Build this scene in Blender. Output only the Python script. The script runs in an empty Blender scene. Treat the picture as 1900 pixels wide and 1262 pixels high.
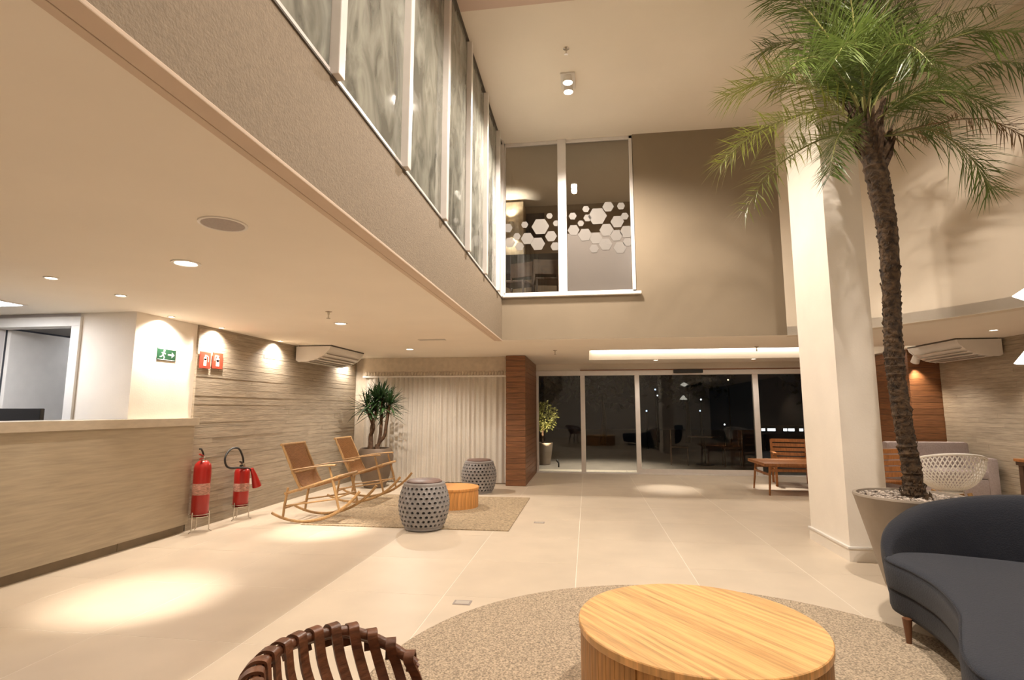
import bpy, bmesh, math, random
from mathutils import Vector, Matrix
random.seed(7)
R = math.radians
PI = math.pi
scene = bpy.context.scene
C = scene.collection

# ------------------------------------------------------------------ camera
PITCH, YAW, CAM_H = 7.3506, 7.9049, 1.4
cam_d = bpy.data.cameras.new('camera')
cam_d.sensor_width = 36.0
cam_d.lens = 1000.0 / 1900.0 * 36.0
cam_d.clip_start = 0.02
cam = bpy.data.objects.new('camera', cam_d)
cam.location = (0, 0, CAM_H)
cam.rotation_euler = (R(90 + PITCH), 0, R(YAW))
C.objects.link(cam)
scene.camera = cam

# ------------------------------------------------------------------ world: night sky
w = bpy.data.worlds.new('night')
scene.world = w
w.use_nodes = True
w.node_tree.nodes['Background'].inputs[0].default_value = (0.0016, 0.0018, 0.0022, 1)
w.node_tree.nodes['Background'].inputs[1].default_value = 1.0

vs = scene.view_settings
vs.view_transform = 'Standard'
vs.look = 'None'
vs.gamma = 1.0
vs.use_curve_mapping = False
vs.exposure = 0.68

WARM = (1.0, 0.885, 0.765)
WARM2 = (1.0, 0.80, 0.58)
COOL = (0.95, 0.96, 1.0)
ATRIUM_W = 300
WASH_W = 80
DOWN_W = 78

# ------------------------------------------------------------------ helpers: materials
def nd(nt, t, **kw):
    n = nt.nodes.new(t)
    for k, v in kw.items():
        setattr(n, k, v)
    return n

def mat(name, col, rough=0.5, var=0.0, scale=6.0, stretch=(1, 1, 1), bump=0.0, metal=0.0, coords='Object',
        rand=0.0, detail=4.0, spec=0.5, sheen=0.0, col2=None, subs=0.0, bscale=None, transl=0.0):
    m = bpy.data.materials.new(name)
    m.use_nodes = True
    nt = m.node_tree
    b = nt.nodes['Principled BSDF']
    b.inputs['Base Color'].default_value = (*col, 1)
    b.inputs['Roughness'].default_value = rough
    b.inputs['Metallic'].default_value = metal
    b.inputs['Specular IOR Level'].default_value = spec
    if sheen:
        b.inputs['Sheen Weight'].default_value = sheen
    if var > 0 or bump > 0 or col2:
        if coords == 'pos':
            g = nd(nt, 'ShaderNodeNewGeometry'); src = g.outputs['Position']
        else:
            g = nd(nt, 'ShaderNodeTexCoord'); src = g.outputs[coords]
        mp = nd(nt, 'ShaderNodeMapping')
        mp.inputs['Scale'].default_value = stretch
        nt.links.new(src, mp.inputs['Vector'])
        nz = nd(nt, 'ShaderNodeTexNoise')
        nz.inputs['Scale'].default_value = scale
        nz.inputs['Detail'].default_value = detail
        nt.links.new(mp.outputs[0], nz.inputs['Vector'])
        rp = nd(nt, 'ShaderNodeValToRGB')
        c1 = [max(0, c * (1 - var)) for c in col]
        c2 = col2 if col2 else [min(1, c * (1 + var)) for c in col]
        rp.color_ramp.elements[0].position = 0.32
        rp.color_ramp.elements[1].position = 0.68
        rp.color_ramp.elements[0].color = (*c1, 1)
        rp.color_ramp.elements[1].color = (*c2, 1)
        nt.links.new(nz.outputs['Fac'], rp.inputs['Fac'])
        out = rp.outputs['Color']
        if rand > 0:
            oi = nd(nt, 'ShaderNodeObjectInfo')
            mr = nd(nt, 'ShaderNodeMapRange')
            mr.inputs['To Min'].default_value = 1 - rand
            mr.inputs['To Max'].default_value = 1 + rand
            nt.links.new(oi.outputs['Random'], mr.inputs['Value'])
            hs = nd(nt, 'ShaderNodeHueSaturation')
            nt.links.new(mr.outputs[0], hs.inputs['Value'])
            nt.links.new(out, hs.inputs['Color'])
            out = hs.outputs['Color']
        nt.links.new(out, b.inputs['Base Color'])
        if bump > 0:
            bn = nd(nt, 'ShaderNodeBump')
            bn.inputs['Strength'].default_value = bump
            bn.inputs['Distance'].default_value = 0.02
            if bscale:
                n2 = nd(nt, 'ShaderNodeTexNoise')
                n2.inputs['Scale'].default_value = bscale
                n2.inputs['Detail'].default_value = 3
                nt.links.new(mp.outputs[0], n2.inputs['Vector'])
                nt.links.new(n2.outputs['Fac'], bn.inputs['Height'])
            else:
                nt.links.new(nz.outputs['Fac'], bn.inputs['Height'])
            nt.links.new(bn.outputs['Normal'], b.inputs['Normal'])
    if transl > 0:
        tr = nd(nt, 'ShaderNodeBsdfTranslucent')
        tr.inputs['Color'].default_value = (*col, 1)
        mx = nd(nt, 'ShaderNodeMixShader')
        mx.inputs[0].default_value = transl
        nt.links.new(b.outputs[0], mx.inputs[1])
        nt.links.new(tr.outputs[0], mx.inputs[2])
        nt.links.new(mx.outputs[0], nt.nodes['Material Output'].inputs[0])
    return m

def emat(name, col, strength):
    m = bpy.data.materials.new(name)
    m.use_nodes = True
    nt = m.node_tree
    nt.nodes.remove(nt.nodes['Principled BSDF'])
    e = nd(nt, 'ShaderNodeEmission')
    e.inputs[0].default_value = (*col, 1)
    e.inputs[1].default_value = strength
    nt.links.new(e.outputs[0], nt.nodes['Material Output'].inputs[0])
    return m

def glassmat(name, tint=(0.9, 0.92, 0.9), ior=1.5, film=0.0, filmcol=(0.5, 0.5, 0.45), rough=0.0, pattern=0.0):
    m = bpy.data.materials.new(name)
    m.use_nodes = True
    nt = m.node_tree
    nt.nodes.remove(nt.nodes['Principled BSDF'])
    tr = nd(nt, 'ShaderNodeBsdfTransparent'); tr.inputs[0].default_value = (*tint, 1)
    gl = nd(nt, 'ShaderNodeBsdfGlossy'); gl.inputs['Roughness'].default_value = rough
    fr = nd(nt, 'ShaderNodeFresnel'); fr.inputs[0].default_value = ior
    mx = nd(nt, 'ShaderNodeMixShader')
    nt.links.new(fr.outputs[0], mx.inputs[0])
    last = tr.outputs[0]
    if film > 0:
        df = nd(nt, 'ShaderNodeBsdfDiffuse'); df.inputs[0].default_value = (*filmcol, 1)
        tl = nd(nt, 'ShaderNodeBsdfTranslucent'); tl.inputs[0].default_value = (*filmcol, 1)
        m0 = nd(nt, 'ShaderNodeMixShader'); m0.inputs[0].default_value = 0.4
        nt.links.new(df.outputs[0], m0.inputs[1]); nt.links.new(tl.outputs[0], m0.inputs[2])
        m2 = nd(nt, 'ShaderNodeMixShader'); m2.inputs[0].default_value = film
        if pattern > 0:
            g = nd(nt, 'ShaderNodeNewGeometry')
            mp = nd(nt, 'ShaderNodeMapping'); mp.inputs['Scale'].default_value = (1, 1.6, 0.8)
            nt.links.new(g.outputs['Position'], mp.inputs['Vector'])
            nz = nd(nt, 'ShaderNodeTexNoise'); nz.inputs['Scale'].default_value = 3.0; nz.inputs['Detail'].default_value = 7
            nz.inputs['Distortion'].default_value = 1.2
            nt.links.new(mp.outputs[0], nz.inputs['Vector'])
            mr = nd(nt, 'ShaderNodeMapRange')
            mr.inputs['From Min'].default_value = 0.35; mr.inputs['From Max'].default_value = 0.65
            mr.inputs['To Min'].default_value = max(0, film - pattern); mr.inputs['To Max'].default_value = min(1, film + pattern)
            nt.links.new(nz.outputs['Fac'], mr.inputs['Value'])
            nt.links.new(mr.outputs[0], m2.inputs[0])
        nt.links.new(tr.outputs[0], m2.inputs[1]); nt.links.new(m0.outputs[0], m2.inputs[2])
        last = m2.outputs[0]
    nt.links.new(last, mx.inputs[1]); nt.links.new(gl.outputs[0], mx.inputs[2])
    nt.links.new(mx.outputs[0], nt.nodes['Material Output'].inputs[0])
    return m

def stripwood(name, col, width=0.035, axis='X', rough=0.4, var=0.25, grain=0.12, stretch=(1, 1, 1)):
    """wood made of glued strips with a different tone for each, plus long grain"""
    m = bpy.data.materials.new(name)
    m.use_nodes = True
    nt = m.node_tree
    b = nt.nodes['Principled BSDF']
    b.inputs['Roughness'].default_value = rough
    tc = nd(nt, 'ShaderNodeTexCoord')
    mp = nd(nt, 'ShaderNodeMapping'); mp.inputs['Rotation'].default_value = (0, 0, R(54))
    nt.links.new(tc.outputs['Object'], mp.inputs[0])
    sp = nd(nt, 'ShaderNodeSeparateXYZ'); nt.links.new(mp.outputs[0], sp.inputs[0])
    d = nd(nt, 'ShaderNodeMath', operation='DIVIDE'); d.inputs[1].default_value = width
    nt.links.new(sp.outputs[axis], d.inputs[0])
    fl = nd(nt, 'ShaderNodeMath', operation='FLOOR'); nt.links.new(d.outputs[0], fl.inputs[0])
    wn = nd(nt, 'ShaderNodeTexWhiteNoise', noise_dimensions='1D'); nt.links.new(fl.outputs[0], wn.inputs['W'])
    m2 = nd(nt, 'ShaderNodeMapping'); m2.inputs['Scale'].default_value = stretch
    nt.links.new(mp.outputs[0], m2.inputs[0])
    nz = nd(nt, 'ShaderNodeTexNoise'); nz.inputs['Scale'].default_value = 4; nz.inputs['Detail'].default_value = 6
    nt.links.new(m2.outputs[0], nz.inputs[0])
    mm = nd(nt, 'ShaderNodeMath', operation='MULTIPLY'); mm.inputs[1].default_value = 0.45
    nt.links.new(wn.outputs[0], mm.inputs[0])
    ad = nd(nt, 'ShaderNodeMath', operation='MULTIPLY_ADD'); ad.inputs[1].default_value = 1.1
    nt.links.new(nz.outputs['Fac'], ad.inputs[0]); nt.links.new(mm.outputs[0], ad.inputs[2])
    rp = nd(nt, 'ShaderNodeValToRGB')
    rp.color_ramp.elements[0].position = 0.4; rp.color_ramp.elements[1].position = 1.0
    rp.color_ramp.elements[0].color = (*[c * (1 - var) for c in col], 1)
    rp.color_ramp.elements[1].color = (*[min(1, c * (1 + var)) for c in col], 1)
    nt.links.new(ad.outputs[0], rp.inputs[0]); nt.links.new(rp.outputs[0], b.inputs['Base Color'])
    return m

M = {}
M['plaster'] = mat('plaster', (0.84, 0.775, 0.69), 0.8, 0.03, 3, bump=0.05, coords='pos', bscale=60)
M['fascia'] = mat('textured_paint', (0.250, 0.195, 0.135), 0.85, 0.08, 40, bump=0.25, coords='pos', bscale=90)
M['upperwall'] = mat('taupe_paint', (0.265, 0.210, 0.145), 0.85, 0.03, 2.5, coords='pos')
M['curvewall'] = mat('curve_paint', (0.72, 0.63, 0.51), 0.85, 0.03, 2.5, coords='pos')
M['ceil'] = mat('ceiling_paint', (0.80, 0.73, 0.63), 0.85, 0.02, 1.5, coords='pos')
M['ceil_dark'] = mat('ceiling_rose_paint', (0.62, 0.48, 0.40), 0.85, 0.02, 1.5, coords='pos')
M['lip'] = mat('rose_beige_trim_paint', (0.60, 0.475, 0.37), 0.8, 0.03, 6, coords='pos')
M['trimwhite'] = mat('white_paint', (0.78, 0.75, 0.71), 0.4, 0.03, 8)
M['alu'] = mat('white_aluminium', (0.72, 0.68, 0.65), 0.35, 0.03, 8, metal=0.0)
M['stone'] = mat('travertine', (0.355, 0.295, 0.22), 0.6, 0.18, 4, stretch=(1, 1, 14), bump=0.28, coords='pos', rand=0.07, bscale=9)
M['counter'] = mat('counter_travertine', (0.42, 0.355, 0.26), 0.5, 0.10, 4, stretch=(1, 0.8, 11), bump=0.08, coords='pos', detail=8)
M['slab'] = mat('counter_slab', (0.52, 0.45, 0.35), 0.35, 0.07, 9, stretch=(1, 1, 3), coords='pos')
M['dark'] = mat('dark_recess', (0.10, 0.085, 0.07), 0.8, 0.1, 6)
M['plinth'] = mat('plinth_stone', (0.22, 0.17, 0.11), 0.6, 0.1, 5, coords='pos')
M['tile'] = mat('porcelain_tile', (0.63, 0.535, 0.42), 0.38, 0.05, 2.2, spec=0.4, coords='pos', rand=0.018, detail=8, bump=0.01)
M['grout'] = mat('grout', (0.85, 0.79, 0.69), 0.8, 0.05, 8)
M['wood_red'] = mat('red_brown_wood', (0.20, 0.085, 0.035), 0.45, 0.30, 5, stretch=(1, 1, 14), rand=0.12, coords='pos')
M['rockwood'] = mat('light_oak', (0.42, 0.255, 0.11), 0.42, 0.18, 9, stretch=(6, 6, 1))
M['cane'] = mat('woven_cane', (0.36, 0.185, 0.07), 0.55, 0.22, 14, stretch=(8, 1, 8), bump=0.2)
M['tabletop'] = stripwood('bamboo_top', (0.74, 0.42, 0.165), 0.022, 'Y', 0.33, 0.30, stretch=(1.6, 26, 1))
M['tableside'] = mat('bamboo_side', (0.44, 0.215, 0.065), 0.45, 0.28, 7, stretch=(10, 10, 0.8), rand=0.18)
M['smallwood'] = mat('honey_wood', (0.62, 0.29, 0.085), 0.45, 0.2, 7, stretch=(8, 8, 1), rand=0.10)
M['stool'] = mat('grey_ceramic', (0.27, 0.255, 0.25), 0.35, 0.10, 12)
M['stool_dark'] = mat('dark_inside', (0.05, 0.045, 0.045), 0.7, 0.1, 6)
M['stool_lid'] = mat('mauve_brown_lid', (0.19, 0.12, 0.10), 0.5, 0.1, 8)
M['rug'] = mat('jute_rug', (0.42, 0.335, 0.24), 0.95, 0.48, 95, bump=0.5, detail=2, coords='pos')
M['rug_tan'] = mat('sisal_rug', (0.36, 0.275, 0.175), 0.95, 0.34, 45, bump=0.4, detail=2, coords='pos')
M['rattan'] = mat('dark_rattan', (0.135, 0.050, 0.022), 0.42, 0.35, 22, stretch=(1, 1, 3), bump=0.2, rand=0.15)
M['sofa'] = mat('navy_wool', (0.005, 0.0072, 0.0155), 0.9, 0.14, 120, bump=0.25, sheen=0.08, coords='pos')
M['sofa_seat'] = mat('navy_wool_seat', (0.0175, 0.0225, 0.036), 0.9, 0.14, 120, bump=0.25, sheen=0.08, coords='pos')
M['leg'] = mat('brown_wood_leg', (0.16, 0.065, 0.028), 0.4, 0.2, 9, stretch=(4, 4, 1))
M['potgrey'] = mat('beige_grey_pot', (0.30, 0.25, 0.20), 0.65, 0.10, 5, bump=0.05)
M['potbrown'] = mat('brown_clay_pot', (0.15, 0.108, 0.075), 0.6, 0.15, 5, bump=0.05)
M['pebble'] = mat('white_pebbles', (0.40, 0.34, 0.29), 0.7, 0.55, 60, bump=0.8, detail=1)
M['soil'] = mat('soil', (0.07, 0.045, 0.03), 0.95, 0.4, 30, bump=0.6)
M['palmbark'] = mat('palm_bark', (0.040, 0.024, 0.013), 0.9, 0.55, 26, bump=1.0, col2=(0.095, 0.054, 0.025))
M['frond'] = mat('palm_leaf', (0.098, 0.138, 0.030), 0.36, 0.35, 3, transl=0.3, rand=0.25)
M['frond_lit'] = mat('palm_leaf_lit', (0.20, 0.215, 0.035), 0.45, 0.4, 4, transl=0.3, rand=0.15)  # lamp light on the left fronds put into a lighter yellow-green leaf colour
M['frond_b'] = mat('palm_leaf_drying', (0.15, 0.085, 0.030), 0.6, 0.4, 4, transl=0.2)
M['rachis'] = mat('palm_rib', (0.20, 0.19, 0.06), 0.5, 0.2, 6)
M['boot'] = mat('palm_fibre', (0.060, 0.034, 0.017), 0.95, 0.5, 30, bump=0.9)
M['yucca'] = mat('yucca_leaf', (0.030, 0.075, 0.020), 0.45, 0.45, 4, rand=0.3)
M['yucca_bark'] = mat('yucca_bark', (0.10, 0.055, 0.03), 0.9, 0.4, 24, bump=0.6)
M['red'] = mat('red_enamel', (0.36, 0.014, 0.010), 0.28, 0.05, 6)
M['redsign'] = mat('red_sign', (0.62, 0.06, 0.03), 0.5, 0.03, 6)
M['greensign'] = mat('green_sign', (0.010, 0.060, 0.026), 0.5, 0.03, 6)
M['signwhite'] = mat('sign_white', (0.75, 0.74, 0.70), 0.5, 0.02, 6)
M['black'] = mat('black_rubber', (0.015, 0.014, 0.013), 0.5, 0.1, 8)
M['label'] = mat('printed_label', (0.42, 0.22, 0.17), 0.5, 0.5, 30, stretch=(1, 1, 4))
M['chrome'] = mat('chromed_wire', (0.6, 0.56, 0.5), 0.25, 0.03, 8, metal=1.0)
M['white_plastic'] = mat('white_plastic', (0.74, 0.70, 0.65), 0.4, 0.02, 8)
M['ac_grille'] = mat('ac_grille_plastic', (0.50, 0.45, 0.39), 0.5, 0.04, 8)
M['grey_grille'] = mat('grey_grille', (0.36, 0.31, 0.28), 0.6, 0.06, 90)
M['curtain'] = mat('sheer_curtain', (0.78, 0.73, 0.65), 0.9, 0.04, 30, transl=0.3, coords='pos')
M['pelmet'] = mat('curtain_heading', (0.55, 0.47, 0.37), 0.9, 0.08, 12, coords='pos')
M['office'] = mat('office_grey', (0.22, 0.22, 0.24), 0.8, 0.05, 4)
M['officewall'] = mat('office_wall_paint', (0.66, 0.62, 0.61), 0.8, 0.03, 4)
M['monitor'] = mat('monitor_plastic', (0.02, 0.018, 0.017), 0.4, 0.05, 6)
M['glass'] = glassmat('door_glass', (0.80, 0.82, 0.80), 1.45)
M['glass_up'] = glassmat('balcony_glass', (0.75, 0.78, 0.72), 1.5, film=0.55, filmcol=(0.60, 0.60, 0.52), rough=0.03, pattern=0.22)
M['glass_bw'] = glassmat('gallery_glass', (0.85, 0.86, 0.83), 1.5)
M['film'] = glassmat('frosted_film', (0.8, 0.8, 0.8), 1.35, film=0.72, filmcol=(0.40, 0.37, 0.34), rough=0.2)
M['film_low'] = glassmat('frosted_lower_film', (0.75, 0.72, 0.72), 1.3, film=0.75, filmcol=(0.30, 0.265, 0.235), rough=0.25)
M['lens'] = emat('lamp_lens', (1.0, 0.86, 0.66), 14)
M['lens_cool'] = emat('cool_lamp_lens', (0.96, 0.97, 1.0), 9)
M['led'] = emat('led_strip', (1.0, 0.90, 0.76), 6.0)
M['shade_glow'] = emat('glowing_shade', (1.0, 0.93, 0.80), 5)
M['pave'] = mat('outdoor_paving', (0.26, 0.22, 0.18), 0.5, 0.12, 3, coords='pos')
M['hedge'] = mat('hedge_leaf', (0.19, 0.19, 0.04), 0.6, 0.4, 5, rand=0.2, transl=0.2)
M['darkgreen'] = mat('night_foliage', (0.012, 0.018, 0.008), 0.8, 0.4, 5)
M['darkwood'] = mat('dark_brown_wood', (0.075, 0.038, 0.02), 0.5, 0.25, 8, stretch=(1, 1, 5))
M['chairwood'] = mat('orange_brown_wood', (0.34, 0.135, 0.04), 0.45, 0.25, 8, stretch=(5, 5, 1))
M['greycush'] = mat('pinkish_grey_fabric', (0.34, 0.28, 0.265), 0.95, 0.1, 60, bump=0.2)
M['meshwhite'] = mat('white_cord', (0.78, 0.74, 0.68), 0.5, 0.03, 20)
M['brownpanel'] = mat('gallery_brown', (0.30, 0.225, 0.16), 0.7, 0.08, 5, coords='pos')
M['blackpanel'] = mat('gallery_black', (0.03, 0.022, 0.016), 0.6, 0.2, 8)
M['gold'] = mat('warm_sandstone', (0.55, 0.44, 0.30), 0.7, 0.15, 14, coords='pos')
M['star_w'] = emat('street_light_white', (0.9, 0.95, 1.0), 2.2)
M['star_b'] = emat('street_light_blue', (0.45, 0.62, 1.0), 2.5)
M['star_y'] = emat('street_light_warm', (1.0, 0.75, 0.4), 4)

# ------------------------------------------------------------------ helpers: meshes
class MB:
    def __init__(self):
        self.v = []; self.f = []
    def add(self, vs, fs):
        o = len(self.v)
        self.v += [tuple(p) for p in vs]
        self.f += [tuple(i + o for i in f) for f in fs]
        return self
    def box(self, x0, x1, y0, y1, z0, z1):
        return self.add([(x0, y0, z0), (x1, y0, z0), (x1, y1, z0), (x0, y1, z0), (x0, y0, z1), (x1, y0, z1), (x1, y1, z1), (x0, y1, z1)],
                        [(3, 2, 1, 0), (4, 5, 6, 7), (0, 1, 5, 4), (1, 2, 6, 5), (2, 3, 7, 6), (3, 0, 4, 7)])
    def bbox(self, x0, x1, y0, y1, z0, z1, b=0.01):
        """box with chamfered edges"""
        bm = bmesh.new()
        bmesh.ops.create_cube(bm, size=1)
        for q in bm.verts:
            q.co = Vector((x0 + (q.co.x + .5) * (x1 - x0), y0 + (q.co.y + .5) * (y1 - y0), z0 + (q.co.z + .5) * (z1 - z0)))
        bmesh.ops.bevel(bm, geom=bm.edges[:], offset=b, segments=2, affect='EDGES', profile=0.6)
        bm.verts.index_update()
        self.add([q.co[:] for q in bm.verts], [[q.index for q in f.verts] for f in bm.faces])
        bm.free()
        return self
    def prism(self, poly, z0, z1):
        n = len(poly)
        vs = [(x, y, z0) for x, y in poly] + [(x, y, z1) for x, y in poly]
        fs = [tuple(range(n))[::-1], tuple(range(n, 2 * n))] + [(i, (i + 1) % n, n + (i + 1) % n, n + i) for i in range(n)]
        return self.add(vs, fs)
    def prism_y(self, poly, y0, y1):
        """polygon in x,z extruded along y"""
        n = len(poly)
        vs = [(x, y0, z) for x, z in poly] + [(x, y1, z) for x, z in poly]
        fs = [tuple(range(n)), tuple(range(n, 2 * n))[::-1]] + [(i, n + i, n + (i + 1) % n, (i + 1) % n) for i in range(n)]
        return self.add(vs, fs)
    def lathe(self, prof, n=32, c=(0, 0)):
        vs = []; fs = []
        m = len(prof)
        for i in range(n):
            a = 2 * PI * i / n
            for r, z in prof:
                vs.append((c[0] + r * math.cos(a), c[1] + r * math.sin(a), z))
        for i in range(n):
            j = (i + 1) % n
            for k in range(m - 1):
                fs.append((i * m + k, j * m + k, j * m + k + 1, i * m + k + 1))
        if prof[0][0] > 1e-6:
            fs.append(tuple(i * m for i in range(n))[::-1])
        if prof[-1][0] > 1e-6:
            fs.append(tuple(i * m + m - 1 for i in range(n)))
        return self.add(vs, fs)
    def tube(self, pts, r, n=8, cap=True, flat=None):
        """round tube along pts; r number or list; flat=(a,b) squashes to an oval/ribbon section"""
        pts = [Vector(p) for p in pts]
        m = len(pts)
        rs = r if isinstance(r, (list, tuple)) else [r] * m
        tang = []
        for i in range(m):
            t = (pts[min(i + 1, m - 1)] - pts[max(i - 1, 0)])
            tang.append(t.normalized() if t.length > 1e-9 else Vector((0, 0, 1)))
        up = Vector((0, 0, 1)) if abs(tang[0].z) < 0.9 else Vector((0, 1, 0))
        nrm = (up - tang[0] * up.dot(tang[0])).normalized()
        vs = []; fs = []
        for i in range(m):
            nrm = (nrm - tang[i] * nrm.dot(tang[i]))
            nrm = nrm.normalized() if nrm.length > 1e-6 else tang[i].orthogonal().normalized()
            bn = tang[i].cross(nrm)
            for k in range(n):
                a = 2 * PI * k / n
                fa, fb = flat if flat else (1, 1)
                vs.append(pts[i] + nrm * (math.cos(a) * rs[i] * fa) + bn * (math.sin(a) * rs[i] * fb))
        for i in range(m - 1):
            for k in range(n):
                k2 = (k + 1) % n
                fs.append((i * n + k, i * n + k2, (i + 1) * n + k2, (i + 1) * n + k))
        if cap:
            fs.append(tuple(range(n))[::-1])
            fs.append(tuple((m - 1) * n + k for k in range(n)))
        return self.add(vs, fs)
    def cyl(self, p0, p1, r0, r1=None, n=16):
        return self.tube([p0, p1], [r0, r0 if r1 is None else r1], n)
    def beam(self, p0, p1, w, h, up=(0, 0, 1)):
        """rectangular bar"""
        p0 = Vector(p0); p1 = Vector(p1); t = (p1 - p0).normalized()
        u = Vector(up); u = u - t * u.dot(t)
        u = u.normalized() if u.length > 1e-6 else t.orthogonal().normalized()
        s = t.cross(u)
        vs = []
        for p in (p0, p1):
            for a, b in ((-1, -1), (1, -1), (1, 1), (-1, 1)):
                vs.append(p + s * (a * w / 2) + u * (b * h / 2))
        return self.add(vs, [(3, 2, 1, 0), (4, 5, 6, 7), (0, 1, 5, 4), (1, 2, 6, 5), (2, 3, 7, 6), (3, 0, 4, 7)])
    def sphere(self, c, r, n=12, sq=(1, 1, 1)):
        prof = []
        vs = []; fs = []
        m = n // 2
        for i in range(m + 1):
            th = PI * i / m
            for k in range(n):
                a = 2 * PI * k / n
                vs.append((c[0] + r * sq[0] * math.sin(th) * math.cos(a), c[1] + r * sq[1] * math.sin(th) * math.sin(a), c[2] + r * sq[2] * math.cos(th)))
        for i in range(m):
            for k in range(n):
                k2 = (k + 1) % n
                fs.append((i * n + k, (i + 1) * n + k, (i + 1) * n + k2, i * n + k2))
        return self.add(vs, fs)
    def loft(self, rings, closed=True, caps=True):
        n = len(rings[0]); vs = []; fs = []
        for r in rings: vs += [tuple(p) for p in r]
        for i in range(len(rings) - 1):
            for k in range(n if closed else n - 1):
                k2 = (k + 1) % n
                fs.append((i * n + k, i * n + k2, (i + 1) * n + k2, (i + 1) * n + k))
        if caps:
            fs.append(tuple(range(n))[::-1]); fs.append(tuple((len(rings) - 1) * n + k for k in range(n)))
        return self.add(vs, fs)
    def build(self, name, m, parent=None, smooth=False, loc=None, recalc=True, angle=40):
        me = bpy.data.meshes.new(name)
        me.from_pydata(self.v, [], self.f)
        if recalc:
            bm = bmesh.new(); bm.from_mesh(me)
            bmesh.ops.remove_doubles(bm, verts=bm.verts[:], dist=1e-6)
            bmesh.ops.recalc_face_normals(bm, faces=bm.faces[:])
            bm.to_mesh(me); bm.free()
        me.materials.append(m if not isinstance(m, str) else M[m])
        if smooth:
            for p in me.polygons: p.use_smooth = True
            try:
                me.set_sharp_from_angle(angle=R(angle))
            except Exception:
                pass
        o = bpy.data.objects.new(name, me)
        C.objects.link(o)
        if parent: o.parent = parent
        if loc: o.location = loc
        return o

def tag(o, label, cat, group=None):
    o['label'] = label; o['category'] = cat
    if group: o['group'] = group
    return o

def thing(name, label, cat, loc=(0, 0, 0), rotz=0, group=None):
    o = bpy.data.objects.new(name, None)
    o.empty_display_size = 0.1
    C.objects.link(o)
    o.location = loc; o.rotation_euler = (0, 0, rotz)
    return tag(o, label, cat, group)

def struct(o, label=None):
    o['kind'] = 'structure'
    if label: o['label'] = label
    return o

def copy_tree(o, parent=None):
    c = o.copy(); C.objects.link(c); c.parent = parent
    for ch in list(o.children):
        copy_tree(ch, c)
    return c

def catmull(pts, n=6, closed=False):
    pts = [Vector(p) for p in pts]; out = []
    m = len(pts)
    rng = range(m) if closed else range(m - 1)
    for i in rng:
        if closed:
            p0, p1, p2, p3 = pts[(i - 1) % m], pts[i], pts[(i + 1) % m], pts[(i + 2) % m]
        else:
            p0, p1, p2, p3 = pts[max(i - 1, 0)], pts[i], pts[i + 1], pts[min(i + 2, m - 1)]
        for k in range(n):
            t = k / n
            out.append(0.5 * ((2 * p1) + (p2 - p0) * t + (2 * p0 - 5 * p1 + 4 * p2 - p3) * t * t + (3 * p1 - p0 - 3 * p2 + p3) * t ** 3))
    if not closed: out.append(pts[-1])
    return out

def light(name, kind, loc, energy, col, parent=None, target=None, size=0.05, angle=60, blend=0.5, sy=None):
    d = bpy.data.lights.new(name, kind)
    d.energy = energy; d.color = col
    if kind == 'SPOT':
        d.spot_size = R(angle); d.spot_blend = blend; d.shadow_soft_size = size
    elif kind == 'AREA':
        d.size = size
        if sy: d.shape = 'RECTANGLE'; d.size_y = sy
    else:
        d.shadow_soft_size = size
    o = bpy.data.objects.new(name, d)
    C.objects.link(o)
    o.location = loc
    if target is not None:
        o.rotation_euler = (Vector(target) - Vector(loc)).to_track_quat('-Z', 'Y').to_euler()
    if parent:
        o.parent = parent
        o.matrix_parent_inverse = Matrix.Translation(parent.location).inverted()
    return o

# ------------------------------------------------------------------ main dimensions
ZC, ZF, ZT = 2.42, 3.06, 5.52         # lower ceiling, gallery floor, upper ceiling
XB, YB = -1.24, 7.85                   # balcony face, upper back wall
XW, XR = -4.64, 5.9                    # left stone wall, right stone wall
YD = 12.3                              # glass doors
YN = -3.0                              # wall behind the camera

# ================================================================== STRUCTURE
# ---- floor with tiles
fl = struct(MB().box(-7.2, 6.1, YN, YD + 0.05, -0.12, -0.0012).build('floor', 'grout'), 'pale beige porcelain tile floor of the lobby')
TS = 0.985; GAP = 0.005
tile_me = None
for i in range(-8, 7):
    x0 = -0.12 + i * TS
    if x0 + TS < -4.7 or x0 > 5.9: continue
    for j in range(0, 13):
        y0 = 0.25 + j * TS
        if y0 > YD - 0.1: continue
        if tile_me is None:
            o = MB().bbox(-TS / 2 + GAP / 2, TS / 2 - GAP / 2, -TS / 2 + GAP / 2, TS / 2 - GAP / 2, -0.004, 0.0, 0.0008).build('tile', 'tile', fl)
            tile_me = o.data
        else:
            o = bpy.data.objects.new('tile', tile_me); C.objects.link(o); o.parent = fl
        o.location = (x0 + TS / 2, y0 + TS / 2, 0)
o = MB().box(-7.2, 6.0, YN, 0.25, -0.01, -0.0005).build('tile_field', 'tile', fl); o['kind'] = 'stuff'

# ---- lower ceiling (left soffit, back, right), with the light cove over the entrance
COV = (0.05, 5.3, 9.45, 11.3)
c1 = MB().box(-7.2, XB - 0.10, YN, 10.4, ZC, ZC + 0.12)
struct(c1.build('ceiling', 'ceil'), 'cream plaster soffit under the gallery')
CURVE = [Vector((x, y, 0)) for x, y in ((2.75, 7.85), (3.2, 7.66), (3.6, 7.2), (3.92, 6.72), (4.22, 6.2), (4.45, 5.6), (4.68, 4.6), (4.8, 3.2), (4.8, 1.0), (4.8, YN))]
CUR = [(p.x, p.y) for p in catmull(CURVE, 5)]
c2 = MB()
c2.box(XB - 0.10, COV[0], YB, 10.4, ZC, ZC + 0.12)
c2.box(-1.6, COV[0], 10.4, YD + 0.1, ZC, ZC + 0.12)
c2.box(COV[0], COV[1], COV[3], YD + 0.1, ZC, ZC + 0.12)
c2.box(COV[1], XR + 0.2, YB, YD + 0.1, ZC, ZC + 0.12)
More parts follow.
